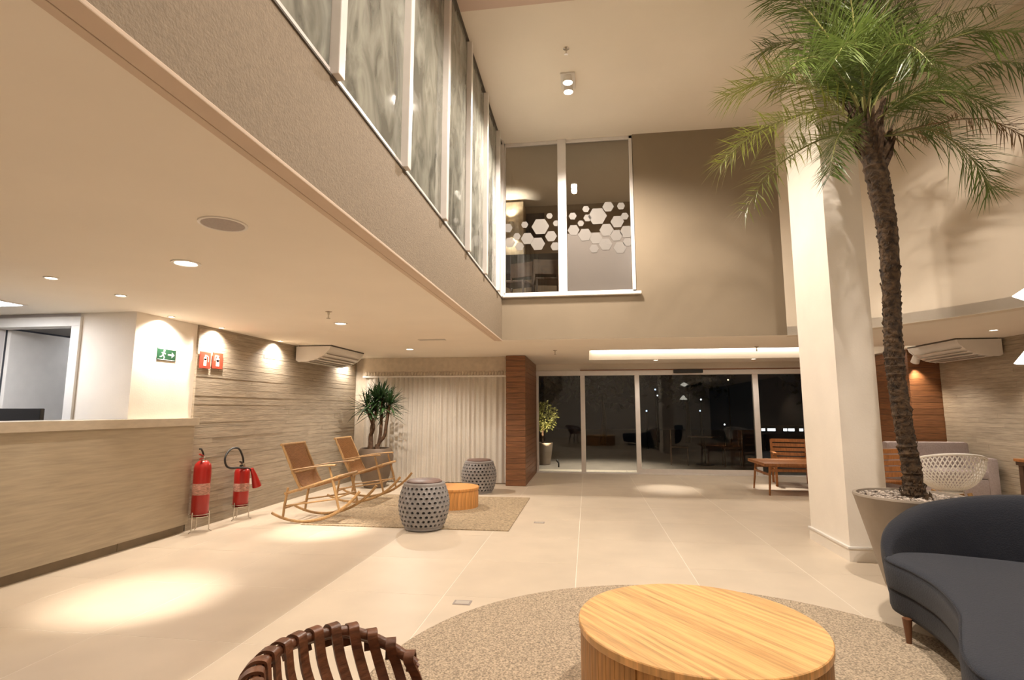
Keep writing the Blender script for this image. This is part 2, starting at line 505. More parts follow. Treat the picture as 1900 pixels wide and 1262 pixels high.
c2.box(COV[0], COV[1], YB, COV[2], ZC, ZC + 0.12)
# cove recess: lid and side lips
c2.box(COV[0] - 0.02, COV[1] + 0.02, COV[2] - 0.02, COV[3] + 0.02, ZC + 0.22, ZC + 0.26)
c2.box(COV[0] - 0.02, COV[0], COV[2], COV[3], ZC + 0.12, ZC + 0.22)
c2.box(COV[1], COV[1] + 0.02, COV[2], COV[3], ZC + 0.12, ZC + 0.22)
c2.box(COV[0], COV[1], COV[2] - 0.02, COV[2], ZC + 0.12, ZC + 0.22)
c2.box(COV[0], COV[1], COV[3], COV[3] + 0.02, ZC + 0.12, ZC + 0.22)
cb = struct(c2.build('ceiling', 'ceil'), 'cream ceiling over the entrance with a recessed light cove')
c3 = MB().prism(CUR + [(XR + 0.2, YN), (XR + 0.2, YB)], ZC, ZC + 0.12)
struct(c3.build('ceiling', 'ceil'), 'cream ceiling under the curved gallery')

# ---- upper ceiling
struct(MB().box(-4.8, XR + 0.2, YN, 10.7, ZT, ZT + 0.15).build('ceiling', 'ceil'), 'high cream ceiling of the atrium')
struct(MB().box(XB + 0.02, 4.7, YN, 4.95, ZT - 0.06, ZT - 0.001).build('ceiling', 'ceil_dark'), 'lower rose-beige ceiling band near the viewer')

# ---- balcony face and trims
struct(MB().box(XB - 0.15, XB, YN, YB + 0.2, ZC + 0.008, ZF).build('wall_balcony', 'fascia'), 'textured beige balcony face')
struct(MB().bbox(XB - 0.070, XB + 0.008, YN, YB, ZC - 0.014, ZC + 0.004, 0.004).build('trim_1', 'lip'), 'cream lip along the foot of the balcony')
struct(MB().bbox(XB - 0.115, XB - 0.078, YN, YB, ZC - 0.010, ZC + 0.004, 0.003).build('trim_2', 'lip'), 'cream inner lip along the soffit edge')
struct(MB().box(XB - 0.02, XB + 0.008, YN, YB, ZF - 0.012, ZF + 0.0).build('shadow_strip', 'dark'), 'dark strip painted as a shadow line under the balcony glazing')  # dark strip stands in for shade below the glass

# ---- upper back wall with window opening, sill
wb = MB()
wb.box(XB, 0.74, YB - 0.004, YB + 0.2, ZC + 0.004, 3.09)
wb.box(0.74, 2.76, YB - 0.004, YB + 0.2, ZC + 0.004, ZT)
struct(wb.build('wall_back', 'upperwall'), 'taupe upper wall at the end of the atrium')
struct(MB().bbox(XB, 0.80, YB - 0.07, YB + 0.02, 3.055, 3.10, 0.006).build('trim_4', 'trimwhite'), 'white ledge under the gallery window')
wr = MB()
inn = CUR
outp = []
for i, p in enumerate(CUR):
    a = Vector(CUR[max(i - 1, 0)]); b = Vector(CUR[min(i + 1, len(CUR) - 1)])
    t = (b - a).normalized(); n = Vector((-t.y, t.x))
    outp.append((p[0] + n.x * 0.18, p[1] + n.y * 0.18))
rings = [[(inn[i][0], inn[i][1], ZC - 0.004), (inn[i][0], inn[i][1], ZT), (outp[i][0], outp[i][1], ZT), (outp[i][0], outp[i][1], ZC - 0.004)] for i in range(len(CUR))]
wr.loft(rings)
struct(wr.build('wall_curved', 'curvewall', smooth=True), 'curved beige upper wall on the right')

# ---- left stone wall with strips
wl = struct(MB().box(XW - 0.22, XW - 0.03, 5.88, 10.4, 0, ZC).build('wall_left', 'dark'), 'travertine strip wall behind the rocking chairs')
cube_me = {}
def unit_cube(m):
    if m not in cube_me:
        o = MB().box(-.5, .5, -.5, .5, -.5, .5).build('stone_strip', m)
        cube_me[m] = o.data
        bpy.data.objects.remove(o)
    return cube_me[m]
def strips(parent, x_face, sgn, y0, y1, z0, z1, m, rng):
    z = z0
    while z < z1 - 0.01:
        hh = min(rng.uniform(0.045, 0.09), z1 - z)
        if z1 - (z + hh) < 0.03: hh = z1 - z
        y = y0 - rng.uniform(0, 1.5)
        while y < y1:
            ln = rng.uniform(1.2, 3.0)
            ya, yb = max(y, y0), min(y + ln, y1)
            if yb - ya > 0.02:
                d = rng.uniform(0.0285, 0.0325)
                o = bpy.data.objects.new('stone_strip', unit_cube(m)); C.objects.link(o); o.parent = parent
                o.location = (x_face + sgn * (d / 2 - 0.03), (ya + yb) / 2, z + hh / 2)
                o.scale = (d, yb - ya - 0.0015, hh - 0.002)
            y += ln
        z += hh
strips(wl, XW, 1, 5.88, 10.39, 0.0, ZC, 'stone', random.Random(3))

# ---- pier at the end of the counter + reception wall
struct(MB().box(-5.33, -4.665, 4.98, 5.88, 0, ZC).build('wall_pier', 'plaster'), 'cream plaster pier beside the counter')
rw = MB()
rw.box(-6.4, -5.33, 4.985, 5.1, 2.31, ZC)
rw.box(-7.2, -6.4, 4.98, 5.1, 0, ZC)
struct(rw.build('wall_reception', 'officewall'), 'off-white wall with a doorway behind the counter')
ow = MB()
ow.box(-7.2, -5.3, 7.0, 7.1, 0, ZC)
ow.box(-5.44, -5.335, 5.12, 7.0, 0, ZC)
ow.box(-7.3, -7.2, YN, 7.1, 0, ZC)
struct(ow.build('wall_office', 'office'), 'grey walls of the room behind the reception door')
dr = struct(MB().box(-5.40, -5.30, 4.95, 4.979, 0, 2.279).box(-5.40, -5.335, 4.981, 5.12, 0, 2.279).box(-6.47, -5.30, 4.95, 4.98, 2.28, 2.38).box(-6.399, -5.336, 4.985, 5.12, 2.281, 2.305).box(-6.47, -6.401, 4.95, 5.11, 0, 2.279).build('door_1', 'trimwhite'), 'white frame of the reception doorway')
leaf = MB().bbox(-6.39, -6.345, 5.12, 5.95, 0.01, 2.28, 0.006).build('door_leaf', 'trimwhite', dr)
MB().cyl((-6.345, 5.85, 1.05), (-6.29, 5.85, 1.05), 0.012).cyl((-6.295, 5.85, 1.05), (-6.295, 5.73, 1.05), 0.010).build('handle', 'chrome', leaf, smooth=True)

# ---- wall with curtain, portal of wooden boards
struct(MB().box(-4.9, -1.5, 10.42, 10.6, 0, ZC).build('wall_curtain', 'pelmet'), 'beige wall behind the curtain')
def portal(name, x0, x1, y0, y1, n, label):
    t = MB().box(x0 + 0.012, x1 - 0.012, y0 + 0.012, y1, 0, ZC - 0.001).build(name, 'dark')
    struct(t, label)
    h = (ZC - 0.004) / n
    me = None
    for k in range(n):
        if me is None:
            o = MB().bbox(x0, x1, y0, y1 - 0.02, 0.002, h - 0.002, 0.003).build('plank', 'wood_red', t); me = o.data
        else:
            o = bpy.data.objects.new('plank', me); C.objects.link(o); o.parent = t
        o.location = (0, random.uniform(-0.002, 0.002), k * h)
    return t
portal('wall_portal_left', -1.52, -1.15, 10.1, YD + 0.05, 24, 'red-brown boarded portal wall left of the glass doors')
portal('wall_portal_right', 5.42, XR + 0.15, 10.0, YD + 0.05, 24, 'red-brown boarded portal wall right of the glass doors')

# ---- right stone wall
wrr = struct(MB().box(XR + 0.03, XR + 0.22, YN, 10.0, 0, ZC).build('wall_right', 'dark'), 'travertine strip wall on the right')
strips(wrr, XR, -1, 4.5, 9.99, 0.0, ZC, 'stone', random.Random(5))
for o in wrr.children:
    pass

# ---- wall behind the viewer
struct(MB().box(-7.3, 6.1, YN - 0.15, YN, 0, ZT).build('wall_front', 'plaster'), 'plaster wall behind the viewer')

# ---- gallery behind the glass
struct(MB().box(-4.8, XB - 0.15, YN, 10.7, ZF - 0.2, ZF).box(XB - 0.15, 3.2, YB + 0.2, 10.7, ZF - 0.2, ZF).build('floor_gallery', 'brownpanel'), 'gallery floor')
struct(MB().box(-4.95, -4.8, YN, 10.7, ZF, ZT).build('wall_gallery_left', 'curvewall'), 'beige far wall of the gallery')
struct(MB().box(-4.8, 3.4, 10.55, 10.7, ZF, ZT).build('wall_gallery_back', 'brownpanel'), 'brown end wall of the gallery room')
struct(MB().box(3.2, 3.35, YB + 0.2, 10.55, ZF, ZT).build('wall_gallery_right', 'brownpanel'), 'brown side wall of the gallery room')

# ---- column
col = MB().box(2.40, 2.755, 5.61, 6.50, 0, ZT).build('column', 'plaster')
struct(col); tag(col, 'tall cream plaster column behind the potted palm', 'column')
MB().box(2.385, 2.77, 5.595, 6.515, 0.0, 0.115).build('baseboard', 'plaster', col)
MB().bbox(2.375, 2.78, 5.585, 6.525, 0.115, 0.135, 0.004).build('baseboard_cap', 'trimwhite', col)

# ================================================================== WINDOWS AND DOORS
# ---- balcony glazing
win = bpy.data.objects.new('window_1', None); C.objects.link(win); struct(win, 'balcony glazing with white mullions over the left soffit')
mul = [-1.8, -0.75, 0.3, 1.34, 2.38, 3.43, 4.46, 5.42, 6.40, 7.36]
for y in mul:
    MB().bbox(XB - 0.06, XB + 0.045, y - 0.035, y + 0.035, ZF, ZT - 0.07, 0.006).build('mullion', 'alu', win)
MB().bbox(XB - 0.06, XB + 0.03, YB - 0.10, YB - 0.002, ZF, ZT - 0.002, 0.006).build('mullion', 'alu', win)
MB().box(XB - 0.05, XB + 0.0, YN, YB - 0.1, ZF, ZF + 0.03).build('bottom_rail', 'alu', win)
MB().box(XB - 0.05, XB + 0.015, YN, YB - 0.1, ZT - 0.07, ZT - 0.062).build('top_rail', 'dark', win)
ys = [-2.9] + mul + [YB - 0.07]
for a, b in zip(ys[:-1], ys[1:]):
    MB().box(XB - 0.016, XB - 0.008, a + 0.036, b - 0.036, ZF + 0.03, ZT - 0.07).build('pane', 'glass_up', win)

# ---- window of the gallery room
W2 = bpy.data.objects.new('window_2', None); C.objects.link(W2); struct(W2, 'two-pane gallery window with frosted hexagon film')
X0, X1, XM, Z0 = XB, 0.735, -0.325, 3.10
MB().bbox(X0, X0 + 0.045, YB + 0.02, YB + 0.09, Z0, ZT, 0.005).build('jamb', 'alu', W2)
MB().bbox(X1 - 0.05, X1, YB + 0.02, YB + 0.09, Z0, ZT, 0.005).build('jamb', 'alu', W2)
MB().bbox(XM - 0.065, XM + 0.065, YB - 0.01, YB + 0.10, Z0, ZT - 0.001, 0.006).build('mullion', 'alu', W2)
MB().bbox(X0, X1, YB + 0.02, YB + 0.09, Z0, Z0 + 0.04, 0.005).build('bottom_rail', 'alu', W2)
MB().bbox(X0, X1, YB + 0.02, YB + 0.09, ZT - 0.05, ZT - 0.002, 0.005).build('top_rail', 'alu', W2)
pL = MB().box(X0 + 0.045, XM - 0.065, YB + 0.05, YB + 0.058, Z0 + 0.04, ZT - 0.05).build('pane', 'glass_bw', W2)
pR = MB().box(XM + 0.065, X1 - 0.05, YB + 0.05, YB + 0.058, Z0 + 0.04, ZT - 0.05).build('pane', 'glass_bw', W2)
# lower film of the right pane and hexagon stickers
MB().box(XM + 0.07, X1 - 0.055, YB + 0.045, YB + 0.048, Z0 + 0.042, 4.03).build('film', 'film_low', pR)
def hexagon(cx, cz, r, parent, y=YB + 0.040):
    pts = [(cx + r * math.cos(PI / 6 + k * PI / 3 + PI / 6), cz + r * math.sin(PI / 6 + k * PI / 3 + PI / 6)) for k in range(6)]
    MB().prism_y(pts, y, y + 0.003).build('hexagon_film', 'film', parent)
for cx, cz, r in ((-1.16, 4.16, .075), (-1.02, 4.02, .06), (-1.13, 3.93, .085), (-0.90, 4.20, .055), (-0.86, 3.98, .10), (-0.66, 4.16, .135),
                  (-0.70, 3.89, .11), (-0.50, 4.00, .09), (-0.42, 4.20, .05), (-0.98, 3.86, .07), (-0.52, 4.32, .05), (-0.44, 3.84, .07)):
    hexagon(cx, cz, r, pL)
for cx, cz, r in ((-0.17, 4.30, .06), (-0.05, 4.18, .05), (-0.16, 4.08, .09), (0.05, 4.26, .06), (0.03, 4.40, .055), (0.20, 4.28, .14), (0.36, 4.42, .085), (0.55, 4.42, .06),
                  (0.01, 4.00, .105), (0.17, 3.94, .095), (0.33, 4.06, .105), (0.49, 4.18, .10), (0.60, 4.26, .06), (0.62, 4.02, .10), (0.47, 3.97, .095),
                  (0.31, 3.84, .10), (0.52, 3.78, .095), (0.14, 3.78, .07), (0.63, 3.86, .07)):
    hexagon(cx, cz, r, pR)

# ---- glass entrance
D2 = bpy.data.objects.new('door_2', None); C.objects.link(D2); struct(D2, 'wide glass entrance with white aluminium frames')
XL, XE = -1.15, 5.42
for x, wd in ((-1.12, .05), (-0.10, .10), (1.10, .10), (3.60, .11), (4.75, .08), (5.39, .05)):
    MB().bbox(x - wd / 2, x + wd / 2, YD - 0.04, YD + 0.06, 0, 2.16, 0.006).build('post', 'alu', D2)
MB().bbox(XL, XE, YD - 0.06, YD + 0.08, 2.16, 2.27, 0.006).build('header', 'alu', D2)
MB().bbox(-0.15, XE, YD - 0.10, YD - 0.06, 2.262, 2.288, 0.004).build('header_batten', 'wood_red', D2)
MB().box(XL, XE, YD - 0.02, YD + 0.05, 2.27, ZC + 0.0).build('transom_panel', 'ceil', D2)
MB().bbox(XL, XE, YD - 0.05, YD + 0.05, 0, 0.03, 0.004).build('threshold', 'alu', D2)
for a, b, y in ((-1.095, -0.15, 0), (-0.05, 1.05, 0), (1.15, 3.545, 0), (3.655, 4.71, 0), (4.79, 5.365, 0)):
    MB().box(a, b, YD + y + 0.002, YD + y + 0.012, 0.03, 2.16).build('pane', 'glass', D2)
MB().bbox(1.15, 3.54, YD - 0.015, YD + 0.03, 0.03, 0.12, 0.005).build('bottom_rail', 'alu', D2)
sn = MB().bbox(1.88, 2.50, YD - 0.16, YD - 0.10, 2.19, 2.27, 0.012).build('door_sensor', 'black')
tag(sn, 'black motion sensor above the sliding glass door', 'sensor')

# ---- LED strip inside the cove
for a, y in (('near', COV[2] + 0.06), ('far', COV[3] - 0.06)):
    o = MB().box(COV[0] + 0.05, COV[1] - 0.05, y - 0.02, y + 0.02, ZC + 0.185, ZC + 0.215).build('led_strip', 'led')
    tag(o, 'warm white light strip along the %s edge of the ceiling cove' % a, 'light strip', 'strips in the ceiling cove')

# ================================================================== LAMPS
def downlight(loc, target, energy, angle, label, group, r=0.055, col=WARM, blend=0.5, lens='lens', name='downlight', cat='downlight', sz=0.03, flood=0):
    t = thing(name, label, cat, loc, 0, group)
    MB().lathe([(r * 1.25, 0.0), (r * 1.25, -0.006), (r * 0.98, -0.008), (r * 0.9, 0.0)], 24).build('ring', 'white_plastic', t, smooth=True)
    MB().lathe([(0.0, -0.0025), (r * 0.88, -0.0025), (r * .88, -0.001), (0, -0.001)], 24).build('lens', lens, t)
    light(name + '_light', 'SPOT', (loc[0], loc[1], loc[2] - 0.02), energy, col, t, target, sz, angle, blend)
    if flood: light(name + '_field', 'SPOT', (loc[0], loc[1], loc[2] - 0.02), flood, col, t, (loc[0], loc[1], 0), sz, 150, 0.6)
    return t
downlight((-2.77, 3.33, ZC), (-3.36, 3.84, 0), DOWN_W * 3.2, 35, 'recessed downlight in the soffit beside the round speaker', 'soffit downlights', 0.075, blend=1.0, flood=14)
downlight((-2.90, 6.01, ZC), (-3.10, 6.22, 0), DOWN_W * 3.0, 34, 'recessed downlight in the soffit above the rug edge', 'soffit downlights', 0.065, blend=1.0, flood=14)
downlight((-2.98, 8.80, ZC), (-2.98, 8.9, 0), DOWN_W * 0.5, 70, 'recessed downlight in the soffit before the curtain', 'soffit downlights', 0.065, blend=0.9, flood=110)
downlight((-2.77, 0.7, ZC), (-2.77, 0.8, 0), DOWN_W * 0.5, 70, 'added fill downlight in the soffit beside the viewer, out of view', 'soffit downlights', 0.065, blend=0.9, flood=25)  # unseen downlight added to brighten the soffit by bounce off the floor
downlight((-4.12, 3.57, ZC), (-4.12, 3.6, 0), DOWN_W * 0.3, 60, 'small recessed downlight over the counter, nearer the viewer', 'counter downlights', 0.04)
downlight((-4.14, 4.23, ZC), (-4.14, 4.3, 0), DOWN_W * 0.3, 60, 'small recessed downlight over the counter, nearer the pier', 'counter downlights', 0.04)
for y, lab in ((5.30, 'wall-wash spot above the green exit sign'), (6.13, 'wall-wash spot above the red fire signs'), (7.45, 'wall-wash spot before the left air conditioner'), (9.80, 'wall-wash spot beside the curtain corner')):
    xx = -4.535
    downlight((xx, y, ZC), (-4.66, y + 0.02, 1.6), WASH_W, 140, lab, 'wall-wash spots along the stone wall', 0.03, blend=1.0, sz=0.025)
downlight((1.42, 10.9 + 0.55, ZC), (1.40, 10.15, 0), DOWN_W * 2.6, 28, 'recessed downlight inside the glass doors, left one', 'entrance downlights', 0.05, blend=1.0, flood=26)
downlight((3.35, 11.45, ZC), (3.40, 10.5, 0), DOWN_W * 2.6, 28, 'recessed downlight inside the glass doors above the wooden bench', 'entrance downlights', 0.05, blend=1.0, flood=26)
downlight((5.21, 7.67, ZC), (5.21, 7.7, 0), DOWN_W * 0.75, 110, 'recessed downlight beside the right air conditioner', 'soffit downlights on the right', 0.045)
downlight((4.95, 9.45, ZC), (4.95, 9.45, 0), DOWN_W * 0.7, 120, 'recessed downlight above the grey sofa', 'soffit downlights on the right', 0.045)

# twin spots on the high ceiling
def twin(loc, energy, label, cone=140, bl=0.6):
    t = thing('twin_spotlight', label, 'spotlight', loc, 0, 'twin spotlights on the high ceiling')
    MB().bbox(-0.09, 0.09, -0.17, 0.17, -0.02, 0, 0.006).build('base_plate', 'white_plastic', t)
    for s in (-1, 1):
        h = MB().lathe([(0.055, -0.02), (0.062, -0.10), (0.058, -0.10), (0.05, -0.085)], 20, (0, s * 0.10)).build('head', 'white_plastic', t, smooth=True)
        MB().lathe([(0.0, -0.097), (0.057, -0.097), (0.057, -0.093), (0, -0.093)], 20, (0, s * 0.10)).build('lens', 'lens', h)
        light('twin_spotlight_light', 'SPOT', (loc[0], loc[1] + s * 0.10, loc[2] - 0.13), energy / 2, WARM, t, (loc[0], loc[1] + s * 0.10, 0), 0.05, cone, bl)
    return t
twin((-0.17, 6.36, ZT), ATRIUM_W * 1.55, 'twin ceiling spotlight in front of the gallery window', 152, 0.6)
for y in (3.4, 0.8, -1.6):
    twin((-0.10, y, ZT - 0.06), ATRIUM_W * {3.4: 0.16, 0.8: 0.12, -1.6: 0.12}[y], {3.4: 'twin ceiling spotlight above the bamboo coffee table', 0.8: 'twin ceiling spotlight above the viewer', -1.6: 'twin ceiling spotlight behind the viewer'}[y])

twin((1.75, 2.55, ZT - 0.06), ATRIUM_W * 1.35, 'twin ceiling spotlight above the navy sofa and palm', 168, 0.25)

# cool panel over the reception
t = thing('ceiling_panel_light', 'cool white panel light in the ceiling over the reception', 'panel light', (-5.72, 4.20, ZC))
MB().box(-0.30, 0.30, -0.30, 0.30, -0.012, 0).build('frame', 'white_plastic', t)
MB().box(-0.27, 0.27, -0.27, 0.27, -0.015, -0.012).build('diffuser', 'lens_cool', t)
light('panel_light', 'AREA', (-5.72, 4.20, ZC - 0.03), 14, COOL, t, (-5.72, 4.20, 0), 0.5)
t = thing('ceiling_panel_light', 'cool panel light inside the room behind the reception door', 'panel light', (-6.2, 6.3, ZC))
MB().box(-0.20, 0.20, -0.20, 0.20, -0.012, 0).build('frame', 'white_plastic', t)
MB().box(-0.18, 0.18, -0.18, 0.18, -0.015, -0.012).build('diffuser', 'lens_cool', t)
light('panel_light', 'AREA', (-6.2, 6.3, ZC - 0.03), 3, COOL, t, (-6.2, 6.3, 0), 0.35)

# gallery lamps
t = thing('gallery_pier', 'lit sandstone pier seen through the left gallery pane', 'pier', (-1.42, 10.3, ZF))
MB().bbox(-0.24, 0.24, -0.18, 0.24, 0, ZT - ZF - 0.05, 0.01).build('shaft', 'gold', t)
s = thing('wall_sconce', 'small brass sconce on the lit gallery pier', 'sconce', (-1.42, 10.10, 4.95))
MB().lathe([(0.05, -0.10), (0.055, -0.1), (0.055, 0.1), (0.05, 0.1), (0.05, -0.1)], 20).build('tube', 'gold', s, smooth=True)
MB().lathe([(0, -0.02), (0.045, -0.02), (0.045, 0.02), (0, 0.02)], 16).build('bulb', 'lens', s)
light('sconce_up', 'SPOT', (-1.42, 10.02, 5.12), 14, WARM, s, (-1.42, 10.05, 6), 0.03, 120, 0.6)
light('sconce_down', 'SPOT', (-1.42, 10.02, 4.80), 18, WARM, s, (-1.42, 10.12, 3), 0.03, 110, 0.6)
downlight((1.2, 9.2, ZT), (1.2, 9.2, 0), 140, 150, 'added fill downlight in the gallery room behind the frosted pane', 'added gallery fill lights', 0.05)  # lamp added to brighten the room behind the gallery window
for y, lab in ((1.5, 'nearest'), (4.5, 'middle'), (7.2, 'farthest')):
    downlight((-3.0, y, ZT), (-3.0, y, 0), 130, 150, 'added gallery fill downlight behind the balcony glass, %s one' % lab, 'added gallery corridor fill lights', 0.05)  # lamps added to lighten the gallery seen through the balcony glass

# gallery furniture
def board(x0, x1, z0, z1, lab):
    o = MB().bbox(x0, x1, 10.48, 10.55, z0, z1, 0.005).build('wall_panel', 'blackpanel'); tag(o, lab, 'panel', 'dark gallery wall panels')
board(-2.6, -1.68, 4.2, 5.35, 'dark wall panel left of the lit gallery pier')
board(-1.16, -0.80, 4.75, 5.35, 'small dark wall panel right of the lit gallery pier')
t = thing('sideboard', 'dark sideboard in the gallery room under the lit pier', 'sideboard', (-0.95, 9.6, ZF))
MB().bbox(-0.75, 0.75, -0.22, 0.22, 0.75, 1.12, 0.01).build('cabinet', 'blackpanel', t)
for sx in (-1, 1):
    for sy in (-1, 1):
        MB().beam((sx * 0.68, sy * 0.17, 0), (sx * 0.68, sy * 0.17, 0.76), 0.05, 0.05, (0, 1, 0)).build('leg', 'darkwood', t)
def simple_chair(loc, rz, label, group, m='darkwood'):
    t = thing('side_chair', label, 'chair', loc, rz, group)
    MB().bbox(-0.22, 0.22, -0.22, 0.22, 0.43, 0.47, 0.01).build('seat', m, t)
    MB().bbox(-0.21, 0.21, 0.19, 0.22, 0.62, 0.88, 0.01).build('backrest', m, t)
    for sx in (-1, 1):
        MB().beam((sx * 0.2, -0.2, 0), (sx * 0.2, -0.2, 0.44), 0.03, 0.03, (0, 1, 0)).build('leg', m, t)
        MB().beam((sx * 0.2, 0.21, 0), (sx * 0.2, 0.21, 0.88), 0.03, 0.03, (0, 1, 0)).build('leg', m, t)
simple_chair((-0.62, 8.75, ZF), 0.2, 'wooden chair in the gallery nearer the white mullion', 'gallery chairs')
simple_chair((-1.15, 8.9, ZF), -0.3, 'dark wooden chair in the gallery nearer the balcony corner', 'gallery chairs')

# ================================================================== CEILING DETAILS
t = thing('ceiling_speaker', 'round grey speaker grille in the left soffit', 'speaker', (-1.98, 2.63, ZC))
MB().lathe([(0.125, 0), (0.125, -0.006), (0.112, -0.008), (0.108, -0.004)], 36).build('ring', 'white_plastic', t, smooth=True)
MB().lathe([(0, -0.007), (0.06, -0.0068), (0.110, -0.005), (0.110, -0.001), (0, -0.001)], 36).build('grille', 'grey_grille', t, smooth=True)
def sprinkler(loc, label):
    t = thing('sprinkler', label, 'sprinkler', loc, 0, 'ceiling sprinklers')
    MB().lathe([(0.035, 0), (0.035, -0.004), (0.012, -0.01), (0.012, -0.03)], 16).build('rose', 'chrome', t, smooth=True)
    MB().cyl((0, 0, -0.02), (0, 0, -0.07), 0.008, n=8).build('frame', 'chrome', t, smooth=True)
    MB().lathe([(0, -0.074), (0.022, -0.074), (0.022, -0.071), (0, -0.071)], 12).build('deflector', 'chrome', t)
sprinkler((-2.67, 5.25, ZC), 'sprinkler in the left soffit near the air conditioner')
sprinkler((-0.54, 9.31, ZC), 'sprinkler in the ceiling above the wooden portal')
sprinkler((2.75, 9.2, ZC), 'sprinkler in the ceiling near the light cove')
sprinkler((-0.17, 5.75, ZT), 'sprinkler on the high ceiling near the twin spotlight')
o = MB().bbox(-2.45, -2.05, 7.58, 7.70, ZC - 0.006, ZC, 0.002).build('ceiling_vent', 'ac_grille'); tag(o, 'thin slot vent in the left soffit before the curtain', 'vent')

def ac_unit(y0, y1, xwall, sgn, label):
    t = thing('air_conditioner', label, 'air conditioner', (xwall, y0, ZC), 0, 'ceiling air conditioners')
    L = y1 - y0
    prof = [(0.02, -0.02), (0.02, -0.24), (0.06, -0.265), (0.20, -0.262), (0.34, -0.235), (0.48, -0.17), (0.58, -0.08), (0.60, -0.02)]
    pr = [(sgn * a, b) for a, b in prof]
    MB().prism_y(pr, 0.0, 0.03).build('end_cap', 'white_plastic', t, smooth=True)
    MB().prism_y(pr, L - 0.03, L).build('end_cap', 'white_plastic', t, smooth=True)
    pr2 = [(sgn * a * 0.985, b * 0.97) for a, b in prof]
    MB().prism_y(pr2, 0.03, L - 0.03).build('casing', 'white_plastic', t, smooth=True)
    # air outlet louvres on the curved front
    for (a, b) in ((0.22, -0.260), (0.30, -0.246), (0.38, -0.220), (0.45, -0.188), (0.52, -0.140)):
        MB().beam((sgn * a, 0.06, b), (sgn * a, L - 0.06, b), 0.035, 0.008, (0.5 * sgn, 0, 1)).build('louvre', 'ac_grille', t)
    MB().bbox(min(sgn * .05, sgn * .61), max(sgn * .05, sgn * .61), 0.02, L - 0.02, -0.02, 0.0, 0.003).build('mounting_plate', 'dark', t)
    return t
ac_unit(8.02, 9.32, XW + 0.02, 1, 'white ceiling air conditioner on the left stone wall')
ac_unit(8.50, 9.72, XR - 0.02, -1, 'white ceiling air conditioner by the right stone wall')

# little spotlight that lights the right portal boards
t = thing('portal_spotlight', 'white adjustable spotlight in front of the right boarded portal', 'spotlight', (5.50, 9.88, ZC))
MB().cyl((0, 0, 0), (0, 0, -0.10), 0.012, n=10).build('stem', 'black', t, smooth=True)
MB().tube([(0, -0.04, -0.10), (0, 0.02, -0.17), (0, 0.06, -0.23)], [0.05, 0.06, 0.065], 16).build('head', 'white_plastic', t, smooth=True)
light('portal_spot_light', 'SPOT', (5.50, 9.90, ZC - 0.26), 34, WARM2, t, (5.62, 10.02, 1.2), 0.02, 80, 0.8)

# ================================================================== RECEPTION COUNTER
t = thing('reception_counter', 'long travertine reception counter at the left edge', 'counter', (0, 0, 0))
MB().box(-4.66, -4.60, 1.2, 5.87, 0.09, 1.215).box(-5.05, -4.66, 1.2, 4.97, 0.09, 1.215).build('front_panel', 'counter', t)
MB().box(-5.02, -4.645, 1.2, 4.97, 0.0, 0.09).box(-4.66, -4.64, 4.97, 5.86, 0, 0.09).build('plinth', 'plinth', t)
MB().prism([(-5.12, 1.2), (-4.565, 1.2), (-4.565, 5.90), (-4.662, 5.90), (-4.662, 4.972), (-5.12, 4.972)], 1.215, 1.30).build('worktop', 'slab', t)
t = thing('computer_monitor', 'black computer monitor behind the reception counter', 'monitor', (-5.50, 4.60, 0.78), R(-6))
MB().bbox(-0.30, 0.30, -0.02, 0.02, 0.26, 0.63, 0.008).build('screen', 'monitor', t)
MB().cyl((0, 0.03, 0.02), (0, 0.03, 0.32), 0.02, n=12).build('stand', 'monitor', t, smooth=True)
MB().bbox(-0.12, 0.12, -0.06, 0.12, 0.0, 0.02, 0.005).build('foot', 'monitor', t)
t = thing('work_desk', 'low white work desk behind the reception counter', 'desk', (0, 0, 0))
MB().bbox(-5.75, -5.08, 1.4, 4.9, 0.74, 0.78, 0.005).build('desktop', 'trimwhite', t)
for y in (1.6, 4.7):
    MB().bbox(-5.72, -5.12, y, y + 0.04, 0, 0.74, 0.004).build('side_panel', 'trimwhite', t)

# ================================================================== SIGNS
def sign_plate(loc, sy, sz, m, name, label, group=None):
    t = thing(name, label, 'sign', loc, 0, group)
    MB().bbox(0, 0.006, -sy / 2, sy / 2, -sz / 2, sz / 2, 0.002).build('plate', m, t)
    return t
def flat(t, name, polys, m='signwhite', x=0.0062):
    mb = MB()
    for p in polys:
        n = len(p)
        mb.add([(x, a, b) for a, b in p] + [(x + 0.001, a, b) for a, b in p],
               [tuple(range(n)), tuple(range(n, 2 * n))] + [(i, (i + 1) % n, n + (i + 1) % n, n + i) for i in range(n)])
    return mb.build(name, m, t)
def circ(cy, cz, r, n=12): return [(cy + r * math.cos(2 * PI * k / n), cz + r * math.sin(2 * PI * k / n)) for k in range(n)]
def rect(y0, y1, z0, z1): return [(y0, z0), (y1, z0), (y1, z1), (y0, z1)]
def quad_line(a, b, w):
    d = Vector((b[0] - a[0], b[1] - a[1])).normalized(); n = Vector((-d.y, d.x)) * w / 2
    return [(a[0] + n.x, a[1] + n.y), (b[0] + n.x, b[1] + n.y), (b[0] - n.x, b[1] - n.y), (a[0] - n.x, a[1] - n.y)]
t = sign_plate((-4.664, 5.42, 2.01), 0.27, 0.135, 'greensign', 'exit_sign', 'green exit sign with a white running figure on the pier')
